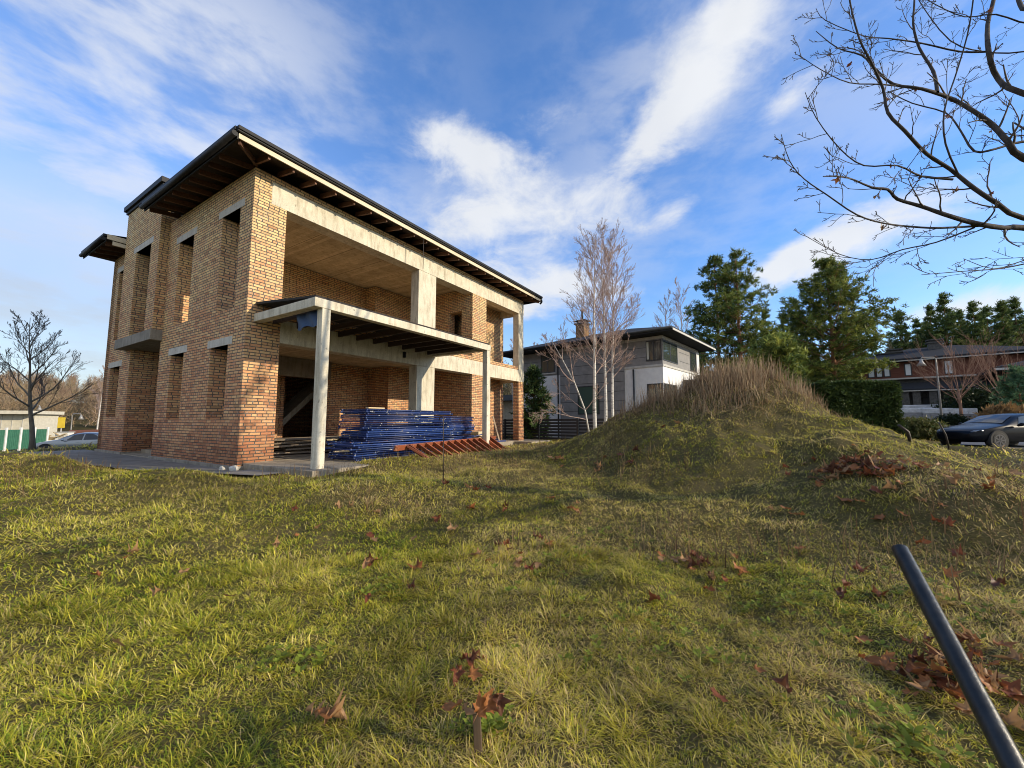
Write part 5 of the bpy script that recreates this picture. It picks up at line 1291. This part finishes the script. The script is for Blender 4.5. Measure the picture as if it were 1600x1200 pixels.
# brown house beyond the road
o3 = at(1343, 650, 44); D3 = Vector((math.sin(R(133)), math.cos(R(133)), 0)); z3 = 1.75
H3 = empty('brown_house', (o3.x, o3.y, z3), R(90 - 133), 'dark brown clad two storey house with white blinds, beyond the road', 'house')
def P3(name, m, mat, label=None, parent=None): return tag(m.build(name, M[mat], parent or H3), label)
def s3(px):  # photo column -> distance along the front
    r_ = ray(px, 600); n_3 = Vector((-D3.y, D3.x, 0)); t_ = (Vector((o3.x, o3.y, 0)).dot(n_3)) / (Vector((r_.x, r_.y, 0)).dot(n_3)); p_ = Vector((r_.x, r_.y, 0)) * t_; return (p_ - Vector((o3.x, o3.y, 0))).dot(D3)
LE = 12.5
m = MB(); m.box((0, 0, 4.25), (LE, 9, 5.9)); P3('wall', m, 'redwood', 'red brown clad upper wall')
m = MB(); m.box((.6, .6, -.6), (LE, 9, 4.1)); P3('wall', m, 'stone', 'grey stone lower wall')
m = MB(); m.box((-.08, -.08, 4.1), (LE, 9, 4.25)); P3('string_course', m, 'trim')
rf = MB(); hip(rf, -.9, LE + .9, -.9, 9.9, 6.2, .30, .24); rf3 = P3('roof', rf, 'tile'); m = MB(); m.box((-.93, -.94, 5.9), (LE, -.9, 6.0)); P3('fascia', m, 'trim', None, rf3)
for a, b, pane, ml in ((1357, 1369, 'blind', ()), (1370, 1381, 'blind', ()), (1382, 1393, 'blind', ()), (1415, 1427, 'blind', ())): window(H3, 'x', s3(a), s3(b), 4.42, 5.72, 0, -1, pane, ml, .09, 5.42 if a in (1357, 1382) else None)
window(H3, 'x', s3(1478), s3(1492), 4.4, 5.75, 0, -1, 'blind')
m = MB(); m.add([(2.0, -2.6, 2.9), (LE, -2.6, 2.9), (LE, .0, 3.7), (2.0, .0, 3.7), (2.0, -2.6, 2.72), (LE, -2.6, 2.72), (LE, 0, 2.72), (2.0, 0, 2.72)], [(0, 1, 2, 3), (4, 7, 6, 5), (0, 4, 5, 1), (1, 5, 6, 2), (2, 6, 7, 3), (3, 7, 4, 0)]); P3('porch_roof', m, 'tile')
m = MB(); m.box((1.95, -2.66, 2.66), (LE, -2.6, 2.76)); P3('porch_fascia', m, 'trim')
for px in (1416, 1433, 1458):
    s_ = s3(px) - .5; m = MB(); m.box((s_, -2.4, -.6), (s_ + .55, -1.9, 2.72)); P3('porch_column', m, 'stone')
m = MB(); m.box((s3(1402), .52, -.5), (s3(1410), .6, 1.9)); P3('garage_door', m, 'anthracite'); m = MB(); m.box((s3(1440), .52, -.5), (s3(1455), .6, 2.2)); P3('entrance_door', m, 'anthracite')
for px, zz_, hh in ((1438, 6.9, 1.9), (1372, 6.6, 1.1), (1355, 6.3, 1.0)):
    s_ = s3(px) + 1.0; y_ = 3.0 if px > 1400 else 2.2; m = MB(); m.box((s_, y_, 6.0), (s_ + 1.1, y_ + .8, zz_ + hh * .6)); m.box((s_ - .12, y_ - .12, zz_ + hh * .6), (s_ + 1.22, y_ + .92, zz_ + hh * .6 + .12)); m.box((s_ + .1, y_ + .1, zz_ + hh * .6 + .12), (s_ + 1.0, y_ + .7, zz_ + hh * .6 + .3)); m.box((s_ - .12, y_ - .12, zz_ + hh * .6 + .3), (s_ + 1.22, y_ + .92, zz_ + hh * .6 + .4)); P3('chimney', m, 'stone', None, rf3)
# dark house cut by the right edge
p4 = at(1592, 650, 33); H4 = empty('dark_house', (p4.x, p4.y, 1.5), R(49 - 90), 'dark house with pale eaves cut off by the right edge', 'house')
m = MB(); m.box((0, 0, -.5), (9, 7, 4.2)); m.build('wall', M['stone'], H4); rf = MB(); hip(rf, -1.2, 10, -1.2, 8, 4.5, .28, .3); r4 = rf.build('roof', M['tile'], H4); m = MB(); m.box((-1.23, -1.25, 4.2), (10, -1.2, 4.38)); m.build('fascia', M['trim'], r4)
window(H4, 'x', 1.0, 2.6, 1.0, 3.0, 0, -1, 'glass', (1.8,))
# street lamp with a bowed arm
def lamp(px, Y, H, label, arm=1.0, flip=-1, head='bell'):
    p = at(px, 650, Y); p.z = th(p.x, p.y); rt = empty('street_lamp', p, 0, label, 'street lamp')
    m = MB(); m.tube([(0, 0, -.1), (0, 0, H * .5), (0, 0, H - .15), (flip * .12, 0, H), (flip * arm, 0, H), (flip * (arm + .08), 0, H - .15)], [.07, .06, .05, .045, .04, .04], 8); m.build('pole', M['lamp'], rt)
    m = MB(); m.tube([(flip * (arm + .08), 0, H - .12), (flip * (arm + .08), 0, H - .35), (flip * (arm + .08), 0, H - .62)], [.06, .12, .27], 12); m.build('lamp_shade', M['lamp'], rt)
    return rt
M['lamp'] = simple('galvanised_steel', (.24, .23, .22), (.36, .35, .33), 6, .5, metallic=.3)
lamp(1471, 28.5, 4.75, 'slim grey street lamp with bowed arm before the brown house'); lamp(1298, 34, 2.6, 'short grey lamp head just above the clipped hedge', .5); lamp(113, 44, 3.0, 'pale street lamp at the far left before the autumn wood', .9, 1); lamp(46, 46, 3.8, 'pale bowed street lamp behind the white site hut', 1.0, 1)
# pallets of paving wrapped in white film
M['film'] = simple('white_shrink_film', (.42, .43, .45), (.66, .67, .69), 5, .35, .4); M['slab_side'] = simple('paving_stacks', (.18, .18, .19), (.32, .32, .33), 9, .8, .3)
for px, Y, L_, h_, lab in ((1424, 31.0, 2.5, .75, 'left pallet of white wrapped paving before the brown house'), (1464, 30, 1.6, .8, 'middle pallet of white wrapped paving behind the street lamp'), (1494, 29.5, 2.0, .85, 'right pallet of white wrapped paving beside the red twig tree'), (1445, 33.5, 2.6, .9, 'rear pallet of wrapped paving, half hidden by those in front')):
    p = at(px, 650, Y); p.z = th(p.x, p.y); rt = empty('paving_pallet', p, R(-40), lab, 'pallet', 'wrapped paving pallets across the road')
    m = MB()
    for k in range(3): m.box((-L_ / 2, -.5 + .42 * k, 0), (L_ / 2, -.38 + .42 * k, .1))
    m.box((-L_ / 2, -.5, .1), (L_ / 2, .5, .13)); m.build('pallet', M['oldwood'], rt)
    m = MB(); m.box((-L_ / 2 + .03, -.48, .13), (L_ / 2 - .03, .48, .13 + h_ * .5)); m.build('slab_stack', M['slab_side'], rt)
    m = MB(); m.box((-L_ / 2, -.5, .13 + h_ * .5), (L_ / 2, .5, .13 + h_)); m.build('film_wrap', M['film'], rt, .04)

# ------------------------------------------------------------------ cars
def car_paint(name, c, metallic=.5, rough=.22, coat=.5):
    t = NT(name); t.base(c); t.set(Roughness=rough, Metallic=metallic); t.b.inputs['Coat Weight'].default_value = coat; t.b.inputs['Coat Roughness'].default_value = .05; t.b.inputs['Specular IOR Level'].default_value = .35 if coat > .2 else .12; return t.m
M['car_glass'] = glass_mat('car_glass', (.012, .015, .018), .03); M['rubber'] = simple('tyre_rubber', (.012, .012, .012), (.025, .025, .025), 20, .8); M['rim'] = simple('alloy', (.06, .06, .065), (.1, .1, .11), 10, .4, metallic=.6); M['lens'] = glass_mat('lamp_lens', (.12, .13, .14), .08); M['red_lens'] = glass_mat('tail_lens', (.25, .01, .01), .1)
def lerp_tab(tab, x):
    for (a, va), (b, vb) in zip(tab, tab[1:]):
        if x <= b:
            t = (x - a) / (b - a); t = t * t * (3 - 2 * t) if False else t
            return va + (vb - va) * t
    return tab[-1][1]
def car(name, loc, rz, paint, label, Lc=4.8, hk=1.0):
    """x from the nose (0) to the tail (Lc), body lofted through cross-sections"""
    k = Lc / 4.8; rt = empty(name, loc, rz, label, 'car')
    TOP = [(0, .58), (.06, .68), (.35, .80), (1.0, .93), (1.38, .99), (1.75, 1.18), (2.15, 1.36), (2.55, 1.43), (3.0, 1.44), (3.45, 1.39), (3.9, 1.22), (4.25, 1.07), (4.6, 1.03), (4.76, .92), (4.8, .75)]
    WID = [(0, .55), (.08, .70), (.3, .82), (.8, .90), (2.4, .92), (4.1, .91), (4.55, .84), (4.74, .74), (4.8, .62)]
    BOT = [(0, .34), (.2, .22), (4.5, .24), (4.8, .42)]
    BELT = [(0, .56), (.1, .64), (.4, .74), (1.3, .87), (3.6, .94), (4.5, .96), (4.8, .72)]
    def sec(x):
        top, w_, bo, be = lerp_tab(TOP, x) * hk, lerp_tab(WID, x), lerp_tab(BOT, x), lerp_tab(BELT, x) * hk
        be = min(be, top - .02); gh = max(0, (top - be - .1) / .45)
        wr = w_ * (.93 - .27 * min(1, gh))
        return [(0, bo), (w_ * .82, bo), (w_ * .97, bo + .1), (w_, bo + (be - bo) * .45), (w_ * .985, be - .06), (w_ * .955, be), (wr + (w_ * .955 - wr) * .45, be + (top - be) * .5), (wr, top - .05 - .02 * gh), (wr * .80, top - .012), (wr * .4, top + .012), (0, top + .018)]
    xs = sorted({0, .03, .08, .16, .3, .5, .75, 1.0, 1.2, 1.38, 1.55, 1.75, 1.95, 2.15, 2.35, 2.55, 2.8, 3.0, 3.2, 3.45, 3.7, 3.9, 4.1, 4.25, 4.45, 4.6, 4.7, 4.76, 4.8})
    V = []; n = 11
    for x in xs:
        s_ = sec(x); ring = [(x * k, y, z) for y, z in s_] + [(x * k, -y, z) for y, z in s_[-2:0:-1]]; V += ring
    K = 2 * n - 2; F = [(i * K + j, i * K + (j + 1) % K, (i + 1) * K + (j + 1) % K, (i + 1) * K + j) for i in range(len(xs) - 1) for j in range(K)]
    F += [tuple(range(K))[::-1], tuple((len(xs) - 1) * K + j for j in range(K))]
    m = MB(); m.add(V, F, True); o = m.build('body', paint, rt); sm = o.modifiers.new('smooth', 'SUBSURF'); sm.levels = 1; sm.render_levels = 1
    o.data.polygons.foreach_set('use_smooth', [True] * len(o.data.polygons))
    def side(x, t, sg, off=.012):
        s_ = sec(x); a, b, c_ = s_[5], s_[6], s_[7]; p_ = (a[0] + (c_[0] - a[0]) * t, a[1] + (c_[1] - a[1]) * t); return (x * k, sg * (p_[0] + off), p_[1] + .01)
    for sg in (1, -1):
        for xa, xb, fl in ((1.95, 2.72, 0), (2.80, 3.62, 1)):
            vs = []; N = 8
            for i in range(N + 1):
                x = xa + (xb - xa) * i / N; hi = .93
                if not fl: hi = min(.93, .2 + 1.1 * (i + .35) / N * 1.6)
                else: hi = min(.93, .93 - max(0, (i - 4) / 4) ** 1.5 * .55)
                vs += [side(x, .06, sg), side(x, hi, sg)]
            m = MB(); m.add(vs, [(2 * i, 2 * i + 2, 2 * i + 3, 2 * i + 1) if sg < 0 else (2 * i, 2 * i + 1, 2 * i + 3, 2 * i + 2) for i in range(N)], True); m.build('side_window', M['car_glass'], rt)
        m = MB(); m.tube([(1.78 * k, sg * .93, .92 * hk), (1.80 * k, sg * 1.05, .98 * hk), (1.84 * k, sg * 1.10, 1.0 * hk)], [.04, .075, .05], 8); m.build('wing_mirror', paint, rt)
        m = MB(); m.tube([(.12 * k, sg * .50, .62), (.2 * k, sg * .66, .66), (.42 * k, sg * .79, .72)], [.05, .07, .03], 8); m.build('headlight', M['lens'], rt)
        m = MB(); m.tube([(4.74 * k, sg * .45, .86), (4.72 * k, sg * .72, .87), (4.5 * k, sg * .83, .88)], [.05, .06, .03], 8); m.build('tail_light', M['red_lens'], rt)
        for x_ in (2.1, 3.05):
            m = MB(); m.box(((x_ + .35) * k, sg * .91, .80), ((x_ + .55) * k, sg * .945, .825)); m.build('door_handle', paint, rt)
        for xw in (.92, 3.78):
            m = MB(); m.tube([(xw * k, sg * .70, .33), (xw * k, sg * .9215, .33)], [.405, .405], 28); m.build('wheel_arch', M['rubber'], rt)
            wr_ = empty('wheel', (xw * k, sg * .82, .325), parent=rt)
            m = MB(); m.tube([(0, -.11, 0), (0, -.10, 0), (0, .10, 0), (0, .11, 0)], [.29, .325, .325, .29], 28); m.build('tyre', M['rubber'], wr_)
            m = MB()
            m.tube([(0, sg * .108, 0), (0, sg * .114, 0)], [.06, .05], 12)
            for a in range(7): m.beam((0, sg * .112, 0), (.22 * math.cos(a * .8976), sg * .112, .22 * math.sin(a * .8976)), .05, .012, (0, 1, 0))
            rim_o = m; N = 28; vs = []
            for i in range(N):
                c_, s_ = math.cos(i * 6.2832 / N), math.sin(i * 6.2832 / N); vs += [(.205 * c_, sg * .113, .205 * s_), (.245 * c_, sg * .113, .245 * s_)]
            m.add(vs, [(2 * i, 2 * i + 1, (2 * i + 3) % (2 * N), (2 * i + 2) % (2 * N)) for i in range(N)]); m.build('rim', M['rim'], wr_)
    def across(x, y, off): s_ = sec(x); return (x * k, y, lerp_tab([(0, s_[10][1]), (s_[9][0] + .001, s_[9][1]), (s_[8][0] + .002, s_[8][1]), (9, s_[7][1])], abs(y)) + off)
    for nm, xa, xb in (('windscreen', 1.45, 2.12), ('rear_window', 3.55, 4.15)):
        vs = []; N = 6; Mm = 8
        for i in range(N + 1):
            x = xa + (xb - xa) * i / N; wv = sec(x)[8][0] * 1.02
            for j in range(Mm + 1): vs.append(across(x, -wv + 2 * wv * j / Mm, .014))
        m = MB(); m.add(vs, [(i * (Mm + 1) + j, (i + 1) * (Mm + 1) + j, (i + 1) * (Mm + 1) + j + 1, i * (Mm + 1) + j + 1) for i in range(N) for j in range(Mm)], True); m.build(nm, M['car_glass'], rt)
    return rt
# black saloon at the right, nose to the left; silver one far left
hd = R(180 - 0)
pn = at(1489, 690, 17.2); pn.z = th(pn.x + 1, pn.y) + .0
car('parked_car', (pn.x, pn.y, pn.z - .03), R(4), car_paint('black_paint', (.006, .007, .010), 0, .22, .05), 'glossy black saloon car parked at the right edge, nose to the left')
pn = at(58, 690, 27.0); pn.z = th(pn.x + 2, pn.y) + .04
car('parked_car', (pn.x, pn.y, pn.z), R(22), car_paint('silver_paint', (.30, .32, .33), .6, .25), 'silver grey car parked far left behind the bare tree', 4.7)

# ------------------------------------------------------------------ building site at the far left
M['green_sheet'] = simple('green_fence_sheet', (.02, .10, .06), (.035, .15, .09), 4, .55); M['white_paint'] = simple('white_paint', (.62, .62, .60), (.75, .75, .72), 5, .6); M['cream'] = simple('cream_panels', (.50, .47, .38), (.64, .60, .49), 4, .7); M['yellow'] = simple('yellow_paint', (.60, .42, .03), (.68, .5, .05), 4, .5); M['brown_sheet'] = simple('brown_fence_sheet', (.10, .04, .03), (.15, .065, .045), 4, .6)
def site_pt(px, Y): p = at(px, 650, Y); p.z = th(p.x, p.y); return p
a, b = site_pt(-12, 29), site_pt(77, 33); L_ = (Vector((b.x, b.y, 0)) - Vector((a.x, a.y, 0))).length
sf = empty('site_fence', a, math.atan2(b.y - a.y, b.x - a.x), 'green sheet site fence with white posts at the far left', 'fence')
n_ = 4
for i in range(n_):
    m = MB(); x0 = L_ * i / n_ + .07; x1 = L_ * (i + 1) / n_ - .07; N = 14; vs = []
    for j in range(N + 1): x = x0 + (x1 - x0) * j / N; vs += [(x, .02 * (j % 2), .12), (x, .02 * (j % 2), 1.62)]
    m.add(vs, [(2 * j, 2 * j + 2, 2 * j + 3, 2 * j + 1) for j in range(N)]); m.build('sheet_panel', M['green_sheet'], sf)
for i in range(n_ + 1):
    m = MB(); x = L_ * i / n_; m.box((x - .06, -.06, -.2), (x + .06, .06, 1.78)); m.build('post', M['white_paint'], sf)
p = site_pt(8, 36); hut = empty('site_hut', p, R(20), 'cream and white site hut with flat overhanging roof behind the green fence', 'hut')
m = MB(); m.box((-3.2, 0, -.2), (2.0, 3, 2.9)); m.build('wall', M['cream'], hut); m = MB(); m.box((-3.6, -.9, 2.9), (2.3, 3.2, 3.2)); m.build('roof', M['cream'], hut); m = MB(); m.box((-2.4, -.02, .6), (-.9, .0, 2.3)); m.build('doorway', M['anthracite'], hut)
for x in (-.2, .5, 1.2):
    m = MB(); m.box((x, -.03, -.1), (x + .04, 0, 2.9)); m.build('wall_batten', M['trim'], hut)
p = site_pt(104, 34); cb = empty('utility_cabinet', p, R(15), 'white utility cabinet left of the silver car', 'cabinet'); m = MB(); m.box((-.45, -.3, 0), (.45, .3, 1.3)); m.build('cabinet_body', M['white_paint'], cb, .02); m = MB(); m.box((-.5, -.35, 1.3), (.5, .35, 1.36)); m.build('lid', M['trim'], cb)
m = MB(); m.box((-.2, -.312, .75), (.2, -.302, 1.1)); m.build('door_panel', M['trim'], cb)
p = site_pt(97, 36); sg_ = empty('sign_board', p, R(20), 'yellow board on a pole behind the white cabinet', 'sign'); m = MB(); m.tube([(0, .05, 0), (0, .05, 2.5)], .04, 8); m.build('pole', M['trim'], sg_); m = MB(); m.box((-.25, -.02, 1.65), (.25, .02, 2.6)); m.build('board', M['yellow'], sg_, .01)
p = site_pt(85, 33.5); m = MB()
for i in range(9): m.beam((rnd.gauss(0, .4), rnd.gauss(0, .3), .05 + .13 * i), (rnd.gauss(0, .5) + .3, rnd.gauss(0, .3), .3 + .13 * i), .5, .06)
o = m.build('timber_heap', M['newwood']); o.location = p; tag(o, 'pale heap of building boards between fence and silver car', 'timber heap')
a, b = site_pt(110, 40), site_pt(158, 44); m = MB(); L_ = math.hypot(b.x - a.x, b.y - a.y); N = 30; vs = []
for j in range(N + 1): vs += [(L_ * j / N, .02 * (j % 2), 0), (L_ * j / N, .02 * (j % 2), 1.35)]
m.add(vs, [(2 * j, 2 * j + 2, 2 * j + 3, 2 * j + 1) for j in range(N)]); o = m.build('sheet_fence', M['brown_sheet']); o.location = a; o.rotation_euler.z = math.atan2(b.y - a.y, b.x - a.x); tag(o, 'dark brown corrugated sheet fence behind the silver car', 'fence')
p = site_pt(153, 46); c_ = copy_tree(far); c_.location = p; c_.scale = (.8, .8, .8); tag(c_, 'white stemmed birch just left of the brick house edge')
